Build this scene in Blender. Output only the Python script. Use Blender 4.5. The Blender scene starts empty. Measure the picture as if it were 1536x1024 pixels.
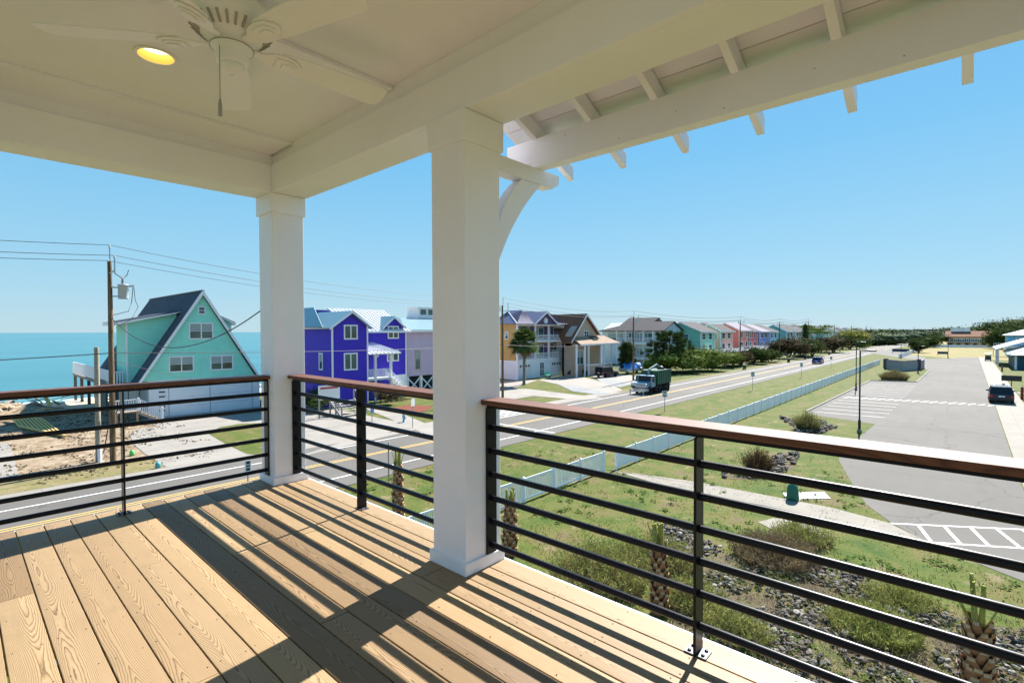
import bpy, math, random
from mathutils import Vector, Matrix, noise
R=math.radians; rnd=random.Random(7)
scene=bpy.context.scene; COL=scene.collection
EYE=8.2; DECK=EYE-1.52
# ---------------------------------------------------------------- camera (calibrated)
_y,_p,_q=R(42.0885),R(1.163),R(-.1644); FPX=759.22
_f=Vector((math.cos(_y),math.sin(_y),0)); _r=Vector((math.sin(_y),-math.cos(_y),0)); _u=Vector((0,0,1))
_f2=_f*math.cos(_p)-_u*math.sin(_p); _u2=_u*math.cos(_p)+_f*math.sin(_p)
_r3=_r*math.cos(_q)+_u2*math.sin(_q); _u3=_u2*math.cos(_q)-_r*math.sin(_q)
cd=bpy.data.cameras.new('camera'); cam=bpy.data.objects.new('camera',cd); COL.objects.link(cam)
cam.matrix_world=Matrix(((_r3.x,_u3.x,-_f2.x,0),(_r3.y,_u3.y,-_f2.y,0),(_r3.z,_u3.z,-_f2.z,EYE),(0,0,0,1)))
cd.lens=36*FPX/1536; cd.sensor_width=36; cd.clip_end=60000; cd.clip_start=.05; scene.camera=cam
def ray(px,py): return _f2+_r3*((px-768)/FPX)+_u3*((512-py)/FPX)
def G(px,py,z=0.):                       # ground point seen at a place in the photograph
    d=ray(px,py); t=(z-EYE)/d.z; return (d.x*t,d.y*t)
def FY(px,py,Y):                         # point on the vertical plane y=Y -> (x,z)
    d=ray(px,py); t=Y/d.y; return (d.x*t,EYE+d.z*t)
def FX(px,py,X):                         # point on the vertical plane x=X -> (y,z)
    d=ray(px,py); t=X/d.x; return (d.y*t,EYE+d.z*t)
# ---------------------------------------------------------------- materials
MATS={}
def nd(t,ty,**k):
    n=t.nodes.new(ty)
    for a,b in k.items(): setattr(n,a,b)
    return n
def base(name,rough=.6,metal=0.,spec=.5):
    m=bpy.data.materials.new(name); m.use_nodes=True; t=m.node_tree; b=t.nodes['Principled BSDF']
    b.inputs['Roughness'].default_value=rough; b.inputs['Metallic'].default_value=metal
    b.inputs['Specular IOR Level'].default_value=spec
    MATS[name]=m; return m,t,b
def coords(t,kind='Object',scale=(1,1,1),rot=(0,0,0)):
    c=nd(t,'ShaderNodeTexCoord'); mp=nd(t,'ShaderNodeMapping'); mp.inputs['Scale'].default_value=scale; mp.inputs['Rotation'].default_value=rot
    t.links.new(c.outputs[kind],mp.inputs[0]); return mp.outputs[0]
def ramp(t,src,stops):
    r=nd(t,'ShaderNodeValToRGB'); e=r.color_ramp.elements
    while len(e)<len(stops): e.new(.5)
    for i,(p,c) in enumerate(stops): e[i].position=p; e[i].color=(*c,1)
    t.links.new(src,r.inputs[0]); return r.outputs[0]
def noi(t,vec,scale,det=4,rough=.55,dist=0.):
    n=nd(t,'ShaderNodeTexNoise'); n.inputs['Scale'].default_value=scale; n.inputs['Detail'].default_value=det
    n.inputs['Roughness'].default_value=rough; n.inputs['Distortion'].default_value=dist
    t.links.new(vec,n.inputs['Vector']); return n.outputs['Fac']
def mixc(t,f,a,b,mode='MIX'):
    m=nd(t,'ShaderNodeMix',data_type='RGBA',blend_type=mode)
    for i,v in ((0,f),(6,a),(7,b)):
        if hasattr(v,'is_linked') or hasattr(v,'links'): t.links.new(v,m.inputs[i])
        elif i==0: m.inputs[0].default_value=v
        else: m.inputs[i].default_value=(*v,1)
    return m.outputs[2]
def math_(t,op,a,b=0.):
    m=nd(t,'ShaderNodeMath',operation=op)
    for i,v in ((0,a),(1,b)):
        if hasattr(v,'links'): t.links.new(v,m.inputs[i])
        else: m.inputs[i].default_value=v
    return m.outputs[0]
def bump(t,b,h,s=.3,d=.01,prev=None):
    n=nd(t,'ShaderNodeBump'); n.inputs['Strength'].default_value=s; n.inputs['Distance'].default_value=d
    t.links.new(h,n.inputs['Height'])
    if prev: t.links.new(prev,n.inputs['Normal'])
    t.links.new(n.outputs[0],b.inputs['Normal']); return n.outputs[0]
def hx(c,k): return tuple(max(0,min(1,v*k)) for v in c)
def M(name,c,rough=.6,var=.12,scale=3.,bmp=0.,metal=0.,spec=.5,siding=0.,shingle=0.,seam=0.,streak=0.):
    """plain painted / mineral surface with mottling; siding/shingle/seam = pitch in metres"""
    if name in MATS: return MATS[name]
    m,t,b=base(name,rough,metal,spec); v=coords(t)
    f=noi(t,v,scale,5,.6)
    col=ramp(t,f,[(.3,hx(c,1-var)),(.7,hx(c,1+var*.8))])
    if streak:
        s=noi(t,coords(t,scale=(3,3,.25)),2.,3,.6); col=mixc(t,math_(t,'MULTIPLY',s,streak),col,hx(c,.55))
    h=None
    if siding:
        w=nd(t,'ShaderNodeTexWave',wave_type='BANDS',bands_direction='Z',wave_profile='SAW'); w.inputs['Scale'].default_value=.314/siding
        w.inputs['Distortion'].default_value=0; t.links.new(v,w.inputs['Vector']); h=w.outputs['Fac']
        e=math_(t,'LESS_THAN',h,.09); col=mixc(t,math_(t,'MULTIPLY',e,.45),col,hx(c,.4)); bump(t,b,h,.5,.02)
    elif shingle:
        br=nd(t,'ShaderNodeTexBrick'); br.inputs['Scale'].default_value=1/shingle; br.inputs['Mortar Size'].default_value=.03
        br.inputs['Color1'].default_value=(*hx(c,.78),1); br.inputs['Color2'].default_value=(*hx(c,1.2),1); br.inputs['Mortar'].default_value=(*hx(c,.5),1)
        t.links.new(v,br.inputs['Vector']); col=mixc(t,.55,col,br.outputs['Color']); bump(t,b,noi(t,v,60,2),.4,.02)
    elif bmp: bump(t,b,noi(t,v,scale*6,6,.65),bmp,.01)
    t.links.new(col,b.inputs['Base Color']); return m
def flat(name,c,rough=.5,metal=0.,spec=.5,emit=0.):
    if name in MATS: return MATS[name]
    m,t,b=base(name,rough,metal,spec); b.inputs['Base Color'].default_value=(*c,1)
    if emit: b.inputs['Emission Color'].default_value=(*c,1); b.inputs['Emission Strength'].default_value=emit
    return m
# ---------------------------------------------------------------- mesh helpers
def wl(o):
    v=Vector((0,0,0))
    while o: v=v+o.location; o=o.parent
    return v
def props(o,label=None,cat=None,group=None,kind=None):
    if label:o['label']=label
    if cat:o['category']=cat
    if group:o['group']=group
    if kind:o['kind']=kind
    return o
def thing(name,label,cat,loc=(0,0,0),group=None,rz=0.):
    o=bpy.data.objects.new(name,None); COL.objects.link(o); o.location=loc; o.rotation_euler=(0,0,rz); o.empty_display_size=.2
    return props(o,label,cat,group)
class MB:
    def __init__(s): s.v=[];s.f=[];s.m=[];s.sm=[];s.att=[];s.ctr={}
    def add(s,vs,fs,mi=0,smooth=False,a=0.):
        n=len(s.v); s.v+= [tuple(v) for v in vs]
        for f in fs: s.f.append(tuple(n+i for i in f)); s.m.append(mi); s.sm.append(smooth); s.att.append(a)
        return s
    def box(s,x0,x1,y0,y1,z0,z1,mi=0,a=0.):
        if x0>x1:x0,x1=x1,x0
        if y0>y1:y0,y1=y1,y0
        if z0>z1:z0,z1=z1,z0
        return s.add([(x0,y0,z0),(x1,y0,z0),(x1,y1,z0),(x0,y1,z0),(x0,y0,z1),(x1,y0,z1),(x1,y1,z1),(x0,y1,z1)],
          [(3,2,1,0),(4,5,6,7),(0,1,5,4),(1,2,6,5),(2,3,7,6),(3,0,4,7)],mi,False,a)
    def bar(s,p,q,w,h,mi=0,up=(0,0,1)):
        p=Vector(p);q=Vector(q);d=(q-p).normalized();u=Vector(up)
        if abs(d.dot(u))>.98:u=Vector((1,0,0))
        r=d.cross(u).normalized()*(w/2);u=r.cross(d).normalized()*(h/2)
        vs=[p-r-u,p+r-u,p+r+u,p-r+u,q-r-u,q+r-u,q+r+u,q-r+u]
        return s.add(vs,[(0,1,2,3),(7,6,5,4),(0,4,5,1),(1,5,6,2),(2,6,7,3),(3,7,4,0)],mi)
    def tube(s,pts,r,n=8,mi=0,cap=True,smooth=True):
        pts=[Vector(p) for p in pts]; rs=r if isinstance(r,(list,tuple)) else [r]*len(pts); rings=[];vs=[];ref=Vector((0,0,1))
        for i,p in enumerate(pts):
            d=(pts[min(i+1,len(pts)-1)]-pts[max(i-1,0)]).normalized()
            a=d.cross(ref) if abs(d.dot(ref))<.95 else d.cross(Vector((1,0,0)))
            a.normalize(); b=d.cross(a)
            for k in range(n):
                t=2*math.pi*k/n; vs.append(p+(a*math.cos(t)+b*math.sin(t))*rs[i])
        fs=[]
        for i in range(len(pts)-1):
            for k in range(n):
                k2=(k+1)%n; fs.append((i*n+k,i*n+k2,(i+1)*n+k2,(i+1)*n+k))
        s.add(vs,fs,mi,smooth)
        if cap:
            s.add(vs[:n],[tuple(reversed(range(n)))],mi); s.add(vs[-n:],[tuple(range(n))],mi)
        return s
    def lathe(s,prof,c=(0,0,0),n=20,mi=0,axis='z',smooth=True):
        vs=[];fs=[]
        for (r,z) in prof:
            for k in range(n):
                t=2*math.pi*k/n; x,y=r*math.cos(t),r*math.sin(t)
                p={'z':(x,y,z),'x':(z,x,y),'y':(x,z,y)}[axis]
                vs.append((c[0]+p[0],c[1]+p[1],c[2]+p[2]))
        for i in range(len(prof)-1):
            for k in range(n):
                k2=(k+1)%n; f=(i*n+k,i*n+k2,(i+1)*n+k2,(i+1)*n+k); fs.append(f if axis!='y' else f[::-1])
        fs.append(tuple(reversed(range(n)))); fs.append(tuple((len(prof)-1)*n+k for k in range(n)))
        return s.add(vs,fs,mi,smooth)
    def prism(s,poly,axis,a,b,mi=0,at=0.):
        """poly 2D extruded along axis from a to b.  x:(y,z)  y:(x,z)  z:(x,y)"""
        n=len(poly)
        def P(p,t): return {'x':(t,p[0],p[1]),'y':(p[0],t,p[1]),'z':(p[0],p[1],t)}[axis]
        vs=[P(p,a) for p in poly]+[P(p,b) for p in poly]
        ar=sum(poly[i][0]*poly[(i+1)%n][1]-poly[(i+1)%n][0]*poly[i][1] for i in range(n))
        flip=(ar<0)!=(axis=='y')!=(b<a)
        fs=[tuple(reversed(range(n))),tuple(range(n,2*n))]+[(i,(i+1)%n,n+(i+1)%n,n+i) for i in range(n)]
        if flip: fs=[f[::-1] for f in fs]
        return s.add(vs,fs,mi,False,at)
    def slab(s,quad,th,mi=0):
        """thick sheet: quad corners (top face), thickness along -normal"""
        q=[Vector(p) for p in quad]; nrm=(q[1]-q[0]).cross(q[2]-q[1]).normalized()
        if nrm.z<0: q=q[::-1]; nrm=-nrm
        n=len(q); lo=[p-nrm*th for p in q]
        return s.add(q+lo,[tuple(range(n)),tuple(range(2*n-1,n-1,-1))]+[(i,n+i,n+(i+1)%n,(i+1)%n) for i in range(n)],mi)
    def build(s,name,mat,parent=None,label=None,cat=None,group=None,kind=None,bev=0.,org=None):
        me=bpy.data.meshes.new(name)
        if parent is not None: o3=wl(parent)
        elif org is not None: o3=Vector(org)
        else:
            xs=[v[0] for v in s.v];ys=[v[1] for v in s.v];zs=[v[2] for v in s.v]
            o3=Vector(((min(xs)+max(xs))/2,(min(ys)+max(ys))/2,min(zs)))
            if kind=='structure': o3=Vector((0,0,0))
        me.from_pydata([(v[0]-o3.x,v[1]-o3.y,v[2]-o3.z) for v in s.v],[],s.f)
        for m in (mat if isinstance(mat,(list,tuple)) else [mat]): me.materials.append(m)
        me.polygons.foreach_set('material_index',s.m); me.polygons.foreach_set('use_smooth',s.sm)
        if any(s.att):
            a=me.attributes.new('rnd','FLOAT','FACE'); a.data.foreach_set('value',s.att)
            if s.ctr: a=me.attributes.new('ctr','FLOAT','FACE'); a.data.foreach_set('value',[s.ctr.get(i,0.) for i in range(len(s.f))])
        me.update()
        o=bpy.data.objects.new(name,me); COL.objects.link(o)
        if parent is not None: o.parent=parent
        else: o.location=o3
        if bev:
            b=o.modifiers.new('bevel','BEVEL'); b.width=bev; b.segments=2; b.limit_method='ANGLE'; b.angle_limit=R(40)
        return props(o,label,cat,group,kind)
def copy_tree(o,parent=None,loc=None,rz=None,label=None,scale=None):
    c=o.copy(); COL.objects.link(c); c.parent=parent
    if loc is not None:c.location=loc
    if rz is not None:c.rotation_euler=(0,0,rz)
    if scale is not None:c.scale=(scale,)*3 if not isinstance(scale,tuple) else scale
    if label:c['label']=label
    for ch in [x for x in o.children]: copy_tree(ch,c)
    return c
# ---------------------------------------------------------------- world + sun
SUN_AZ,SUN_EL=7.,43.
w=bpy.data.worlds.new('World'); scene.world=w; w.use_nodes=True; t=w.node_tree
bg=t.nodes['Background']; sk=nd(t,'ShaderNodeTexSky',sky_type='NISHITA'); sk.sun_disc=False
sk.sun_elevation=R(SUN_EL); sk.sun_rotation=R(90-SUN_AZ); sk.air_density=1.; sk.dust_density=.1; sk.ozone_density=2.5; sk.altitude=0
gm=nd(t,'ShaderNodeGamma'); gm.inputs[1].default_value=.5; t.links.new(sk.outputs[0],gm.inputs[0])
tc=nd(t,'ShaderNodeTexCoord'); sx_=nd(t,'ShaderNodeSeparateXYZ'); t.links.new(tc.outputs['Generated'],sx_.inputs[0])
clear=ramp(t,sx_.outputs[2],[(.0,(.49,.79,.95)),(.10,(.34,.75,1.02)),(.32,(.14,.62,1.07)),(.55,(.09,.50,1.04)),(1.,(.08,.38,.92))])
vm=nd(t,'ShaderNodeVectorMath',operation='SCALE'); t.links.new(clear,vm.inputs[0]); vm.inputs['Scale'].default_value=2.08
t.links.new(mixc(t,.18,vm.outputs[0],gm.outputs[0]),bg.inputs[0]); bg.inputs[1].default_value=.15
sd=bpy.data.lights.new('sun','SUN'); so=bpy.data.objects.new('sun',sd); COL.objects.link(so); sd.energy=5.; sd.angle=R(.5); sd.color=(1,.965,.92)
sv=Vector((math.cos(R(SUN_AZ))*math.cos(R(SUN_EL)),math.sin(R(SUN_AZ))*math.cos(R(SUN_EL)),math.sin(R(SUN_EL))))
so.rotation_euler=sv.to_track_quat('Z','Y').to_euler(); so.location=sv*50
vs_=scene.view_settings; vs_.view_transform='Standard'; vs_.look='None'; vs_.exposure=1.42; vs_.gamma=1
# ---------------------------------------------------------------- porch materials
WHITE=M('white_paint',(.88,.845,.90),.45,.045,1.3,.12)
SOFF=M('soffit_paint',(.90,.875,.955),.5,.04,1.1,.1)
BRONZE=flat('rail_powder_coat',(.005,.005,.009),.35,0.,.25)
STEEL=flat('base_plate_steel',(.13,.135,.15),.4,.5)
BOLT=flat('bolt_dark',(.03,.03,.035),.4,.8)
def wood(name,c1,c2,c3,ctr=False,ax='y'):
    m,t,b=base(name,.55,0,.35)
    tc=nd(t,'ShaderNodeTexCoord'); at=nd(t,'ShaderNodeAttribute',attribute_name='rnd')
    cb=nd(t,'ShaderNodeCombineXYZ'); o=at.outputs['Fac']
    t.links.new(math_(t,'MULTIPLY',o,7.3),cb.inputs[0]); t.links.new(math_(t,'MULTIPLY',o,31.7),cb.inputs[1]); t.links.new(math_(t,'MULTIPLY',o,3.1),cb.inputs[2])
    va=nd(t,'ShaderNodeVectorMath',operation='ADD'); t.links.new(tc.outputs['Object'],va.inputs[0]); t.links.new(cb.outputs[0],va.inputs[1])
    sc=(6.,.42,6.) if ax=='y' else (.42,6.,6.)
    mp=nd(t,'ShaderNodeMapping'); mp.inputs['Scale'].default_value=sc; t.links.new(va.outputs[0],mp.inputs[0])
    if ctr:
        ac=nd(t,'ShaderNodeAttribute',attribute_name='ctr'); sp=nd(t,'ShaderNodeSeparateXYZ'); t.links.new(tc.outputs['Object'],sp.inputs[0])
        wob=noi(t,mp.outputs[0],1.6,2,.5); d_=math_(t,'ADD',math_(t,'SUBTRACT',sp.outputs[0],ac.outputs['Fac']),math_(t,'MULTIPLY',math_(t,'SUBTRACT',wob,.5),.05))
        q=math_(t,'POWER',math_(t,'ABSOLUTE',math_(t,'MULTIPLY',d_,12.)),1.5)
        n1=nd(t,'ShaderNodeMapping'); n1.inputs['Scale'].default_value=(2.2,.8,2.2); t.links.new(va.outputs[0],n1.inputs[0])
        f=math_(t,'ADD',math_(t,'MULTIPLY',noi(t,n1.outputs[0],1.,1.5,.5),2.5),math_(t,'MULTIPLY',q,.9))
        n2=nd(t,'ShaderNodeMapping'); n2.inputs['Scale'].default_value=(22,5,22); t.links.new(va.outputs[0],n2.inputs[0])
        f=math_(t,'ADD',f,math_(t,'MULTIPLY',noi(t,n2.outputs[0],1.,3,.6),.11))
        rings=math_(t,'FRACT',math_(t,'MULTIPLY',f,13.)); tri=math_(t,'SUBTRACT',1.,rings)
        col=ramp(t,rings,[(0.,c1),(.45,c1),(.72,c2),(.9,c3),(1.,c1)])
    else:
        f=noi(t,mp.outputs[0],1.15,1.2,.4,.25)
        rings=math_(t,'FRACT',math_(t,'MULTIPLY',f,36.)); tri=math_(t,'ABSOLUTE',math_(t,'SUBTRACT',rings,.5))
        col=ramp(t,tri,[(0.,c3),(.14,c2),(.36,c1)])
    mp2=nd(t,'ShaderNodeMapping'); mp2.inputs['Scale'].default_value=(90,4,90) if ax=='y' else (4,90,90); t.links.new(va.outputs[0],mp2.inputs[0])
    fine=noi(t,mp2.outputs[0],1.,4,.7)
    col=mixc(t,math_(t,'MULTIPLY',fine,.35),col,hx(c3,.85))
    tint=ramp(t,math_(t,'FRACT',math_(t,'MULTIPLY',o,13.77)),[(0,(.60,.54,.48)),(.35,(.95,.88,.80)),(.7,(1.05,1.02,.98)),(1,(1.25,1.2,1.1))])
    col=mixc(t,1.,col,tint,'MULTIPLY')
    blot=noi(t,va.outputs[0],3.3,3,.6); col=mixc(t,math_(t,'MULTIPLY',ramp(t,blot,[(.52,(0,0,0)),(.75,(1,1,1))]),.22),col,hx(c2,.62))
    t.links.new(col,b.inputs['Base Color']); bump(t,b,math_(t,'ADD',tri,math_(t,'MULTIPLY',fine,.5)),.25,.002); return m
DECKW=wood('deck_pine',(.355,.26,.148),(.275,.186,.098),(.12,.07,.034),True)
CAPW=wood('cap_rail_ipe',(.165,.062,.03),(.125,.046,.022),(.075,.027,.014))
CAPWX=wood('cap_rail_ipe_x',(.165,.062,.03),(.125,.046,.022),(.075,.027,.014),ax='x')
# ---------------------------------------------------------------- deck
D=DECK; XE,YE=2.466,5.425; XL,YN=-3.2,-3.2
deck=thing('porch_deck','wooden porch floor of pale pine boards crossed by railing shadows','deck',(0,0,D))
joints=[.301,.461,.619,.778,.94,1.10,1.261,1.423,1.583,1.746,1.924,2.112,2.303,2.462]
while joints[0]>XL: joints.insert(0,joints[0]-.16)
b=MB(); screws=MB(); g=.0035
ends={}
for i in range(len(joints)-1):
    x0,x1=joints[i]+g,joints[i+1]-g
    cuts=[YN,YE]; xm=(x0+x1)/2
    c={0:4.03}.get(0)
    if xm<.302+.0 and xm>.1: cuts=[YN,1.3,4.04,YE]
    elif .78<xm<.94: cuts=[YN,.9,3.965,YE]
    elif .62<xm<.8: cuts=[YN,2.47,YE]
    elif 1.26<xm<1.62: cuts=[YN,-.4,2.49,3.70,YE] if xm<1.43 else [YN,.1,3.70,YE]
    elif 1.74<xm<1.93: cuts=[YN,.5,3.70,YE]
    elif 1.93<xm<2.12: cuts=[YN,-.6,2.50,YE]
    elif 2.12<xm<2.31: cuts=[YN,0,3.70,YE] 
    elif xm>2.31: cuts=[YN,-1,YE]
    elif xm<0: cuts=[YN,-1+rnd.random()*2,2+rnd.random()*2,YE]
    for k in range(len(cuts)-1):
        y0,y1=cuts[k]+(.002 if k else 0),cuts[k+1]-(.002 if k<len(cuts)-2 else 0)
        dz=rnd.uniform(-.0012,.0012)
        b.box(x0,x1,y0,y1,D-.026,D+dz,0,.05+rnd.random()); off=rnd.uniform(-.05,.05)
        for q in range(6): b.ctr[len(b.f)-1-q]=(x0+x1)/2+off
    for yy in [YE-.08-.4*j for j in range(22)]:
        for sx in (x0+.025,x1-.025): screws.lathe([(.0035,-.0005),(.0035,.0012)],(sx+rnd.uniform(-.006,.006),yy+rnd.uniform(-.012,.012),D+.0008),6)
b.build('floor_boards',DECKW,deck,bev=.0022)
screws.build('screw_heads',flat('screw_head',(.10,.07,.045),.5,.3),deck).__setitem__('kind','stuff')
f=MB(); f.box(XE,XE+.019,YN,YE+.019,D-.30,D-.006); f.box(XL,XE-.001,YE,YE+.019,D-.30,D-.006); f.build('edge_trim',WHITE,deck,bev=.003)
f=MB()
for k in range(14): f.box(XL,XE-.02,YN+.3+k*.6,YN+.34+k*.6,D-.27,D-.03)
f.build('joists',M('joist_pine',(.42,.31,.18),.7),deck)
s=MB()
for _x,_y in ((2.13,5.09),(2.13,2.32),(2.13,-2.59),(-2.8,5.09)): s=MB(); s.box(_x,_x+.3,_y,_y+.3,0,D-.3); s.build('support_post',WHITE,deck)
# ---------------------------------------------------------------- columns
X0,CW,Y1,Y2=2.1226,.3141,5.0805,2.309; ZB=D+2.882
def column(Y,label):
    c=thing('porch_column',label,'column',(X0+CW/2,Y+CW/2,D),'square porch columns')
    s=MB(); s.box(X0,X0+CW,Y,Y+CW,D,ZB); s.build('shaft',WHITE,c,bev=.004)
    t=.02; s=MB(); s.box(X0-t,X0+CW+t,Y-t,Y+CW+t,D+.0012,D+.078); s.build('base_trim',WHITE,c,bev=.004)
    s=MB(); s.box(X0-t,X0+CW+t,Y-t,Y+CW+t,ZB-.19,ZB-.002); s.build('capital_trim',WHITE,c,bev=.003)
    return c
column(Y1,'white square porch column at the far corner of the deck')
column(Y2,'large white square porch column in the middle, with the curved bracket beside it')
column(-2.6,'white square porch column at the near end of the right railing')
# ---------------------------------------------------------------- railings
CZ=D+1.084; bars=[D+.1309+.1532*k for k in range(6)]; RX,RY=2.341,5.2477
def plate_feet(p,x,y,alongX):
    s=MB(); bl=MB()
    for sg in (-1,1):
        if alongX: s.box(x+sg*.008,x+sg*.052,y-.04,y+.04,D+.001,D+.008); pp=[(x+sg*.032,y-.022),(x+sg*.032,y+.022)]
        else: s.box(x-.04,x+.04,y+sg*.008,y+sg*.052,D+.001,D+.008); pp=[(x-.022,y+sg*.032),(x+.022,y+sg*.032)]
        o=s.build('base_plate',STEEL,p,bev=.0015); s=MB()
        for q in pp: bl=MB(); bl.lathe([(.009,0),(.009,.004),(.006,.007)],(q[0],q[1],D+.008),10); bl.build('bolt',BOLT,o)
def railing(label,axis,a,b,posts,endposts,fixed):
    # axis 'y': runs along Y at x=fixed ; axis 'x': runs along X at y=fixed
    def bx(s,u0,u1,v0,v1,z0,z1,at=0.):
        if axis=='y': s.box(v0,v1,u0,u1,z0,z1,0,at)
        else: s.box(u0,u1,v0,v1,z0,z1,0,at)
    c=((fixed,(a+b)/2,D) if axis=='y' else ((a+b)/2,fixed,D))
    r=thing('deck_railing',label,'railing',c,'deck railings')
    s=MB(); bx(s,a-(.0),b+(.0),fixed-.086,fixed+.086,CZ-.032,CZ,.4); s.build('cap_rail',CAPW if axis=='y' else CAPWX,r,bev=.004)
    s=MB(); bx(s,a,b,fixed-.03,fixed+.03,CZ-.058,CZ-.033); s.build('top_channel',BRONZE,r,bev=.002)
    for z in bars:
        s=MB(); P=(lambda u:(fixed,u,z)) if axis=='y' else (lambda u:(u,fixed,z))
        s.tube([P(a+.012),P(b-.012)],.0185,14); s.build('bar',BRONZE,r)
    for u in posts+endposts:
        s=MB(); bx(s,u-.0065,u+.0065,fixed-.044,fixed+.044,D+.001,CZ-.059); s.build('post',BRONZE,r,bev=.0015)
    for u in posts: plate_feet(r,*((fixed,u) if axis=='y' else (u,fixed)),axis=='x')
    return r
railing('nearest railing at the right, running from the big column to the frame edge','y',-2.27,Y2-.001,[.935],[Y2-.009,-2.26],RX)
railing('short railing section between the two white columns','y',Y2+CW+.001,Y1-.001,[3.86],[Y2+CW+.009,Y1-.009],RX)
railing('left railing facing the sea, from the corner column to the frame edge','x',-2.4,X0-.001,[.945],[X0-.009,-2.3],RY)
# ---------------------------------------------------------------- porch roof
ZC=EYE+1.752; ZL=EYE+1.63
roof=thing('porch_roof','white porch ceiling with boxed beams and flat battens','porch roof',(0,0,ZB))
_d=ray(234,84); _d=_d*((ZC-EYE)/_d.z); LX,LY=_d.x,_d.y
s=MB(); s.box(XL,LX-.15,YN,Y1+.03,ZC,ZC+.08); s.box(LX+.15,X0+.03,YN,Y1+.03,ZC,ZC+.08); s.box(LX-.15,LX+.15,YN,LY-.15,ZC,ZC+.08); s.box(LX-.15,LX+.15,LY+.15,Y1+.03,ZC,ZC+.08)
_n=32; _o=[];_i=[]
for k in range(_n):
    a=2*math.pi*k/_n; c_,s_=math.cos(a),math.sin(a); q=.15/max(abs(c_),abs(s_)); _o.append((LX+c_*q,LY+s_*q,ZC)); _i.append((LX+c_*.097,LY+s_*.097,ZC))
s.add(_o+_i,[(k,_n+k,_n+(k+1)%_n,(k+1)%_n) for k in range(_n)]); s.build('ceiling_panel',SOFF,roof)
s=MB(); s.box(XL,X0,4.655,Y1+.028,ZC-.028,ZC-.0005); s.box(X0-.0,X0+.02,4.655,4.66,ZC-.0285,ZC-.0005); s.build('batten',SOFF,roof,bev=.002)
(hx0,hz0)=(0,0)
bp=Vector(ray(577,133))*(1.74/ray(577,133).z); bq=Vector(ray(577,142))*(1.74/ray(577,142).z)
s=MB(); s.box(XL,X0+.02,min(bp.y,bq.y)-.06,max(bp.y,bq.y)+.01,ZC-.028,ZC-.0005); s.build('batten',SOFF,roof,bev=.002)
# left beam (runs along X) and right beam (runs along Y)
s=MB(); s.box(XL,X0-.0,Y1,Y1+.05,ZB,ZL); s.box(XL,X0,Y1+.05,YE,ZB,ZB+.02); s.box(XL,X0+.04,Y1+.024,Y1+.05,ZL+.0005,ZC-.02)
s.box(XL,XE,YE-.02,YE,ZB+.02,ZC+.3); s.build('left_beam',SOFF,roof,bev=.003)
s=MB(); s.box(X0,X0+.05,YN,YE-.021,ZB+.001,ZL); s.box(X0+.05,XE,YN,YE-.021,ZB+.001,ZB+.02); s.box(X0+.024,X0+.05,YN,YE-.03,ZL,ZC+.04)
s.box(XE-.02,XE,YN,YE-.021,ZB+.02,ZC+.3); s.build('right_beam',SOFF,roof,bev=.003)
s=MB(); s.box(XL-.2,XE+.1,YN-.2,YE+.25,ZC+.32,ZC+.38); s.build('roof_deck',M('roof_underlay',(.3,.3,.3),.8),roof)
# ---------------------------------------------------------------- rafter overhang outside the right beam
ov=thing('rafter_overhang','white outside overhang with exposed rafter tails and spaced boards along the right beam','overhang',(2.83,1,ZB))
BX0,BX1=2.83,2.925; BZ0,BZ1=EYE+1.17,EYE+1.378; YO0,YO1=-3.1,2.60
s=MB(); s.box(BX0,BX1,YO0,YO1,BZ0,BZ1); ob=s.build('outer_beam',WHITE,ov,bev=.003)
s=MB(); _r=random.Random(4)
for _k in range(15):
    s.lathe([(.0045,-.0012),(.0045,.0006)] if 0 else [(.004,BX0-.0008),(.004,BX0+.001)],(0,2.4-_k*.36+_r.uniform(-.05,.05),_r.choice((BZ0+.035,BZ1-.04,BZ0+.1))),6,axis='x')
s.build('nail_heads',flat('nail_rust',(.38,.33,.30),.6),ob).__setitem__('kind','stuff')
def rz(x): return EYE+1.375-.43*(x-2.83)       # rafter underside
for k in range(12):
    y=2.315-.4635*k
    s=MB(); xe=3.29
    s.prism([(XE+.002,rz(XE)),(xe,rz(xe)),(xe,rz(xe)+.10),(XE+.002,rz(XE)+.125)],'y',y,y+.043); s.build('rafter',WHITE,ov,bev=.002)
s=MB(); n=5; xs=[XE+.004+i*(3.10-XE)/n for i in range(n+1)]
for i in range(n):
    a,c=xs[i]+.004,xs[i+1]-.004
    s.prism([(a,rz(a)+.128),(c,rz(c)+.126),(c,rz(c)+.145),(a,rz(a)+.147)],'y',YO0,YO1+.03)
s.build('roof_boards',WHITE,ov)
s=MB(); s.prism([(XE,rz(XE)+.15),(3.14,rz(3.14)+.15),(3.14,rz(3.14)+.17),(XE,rz(XE)+.17)],'y',YO0,YO1+.05); s.build('roof_sheet',M('roof_underlay',(.3,.3,.3),.8),ov)
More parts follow.
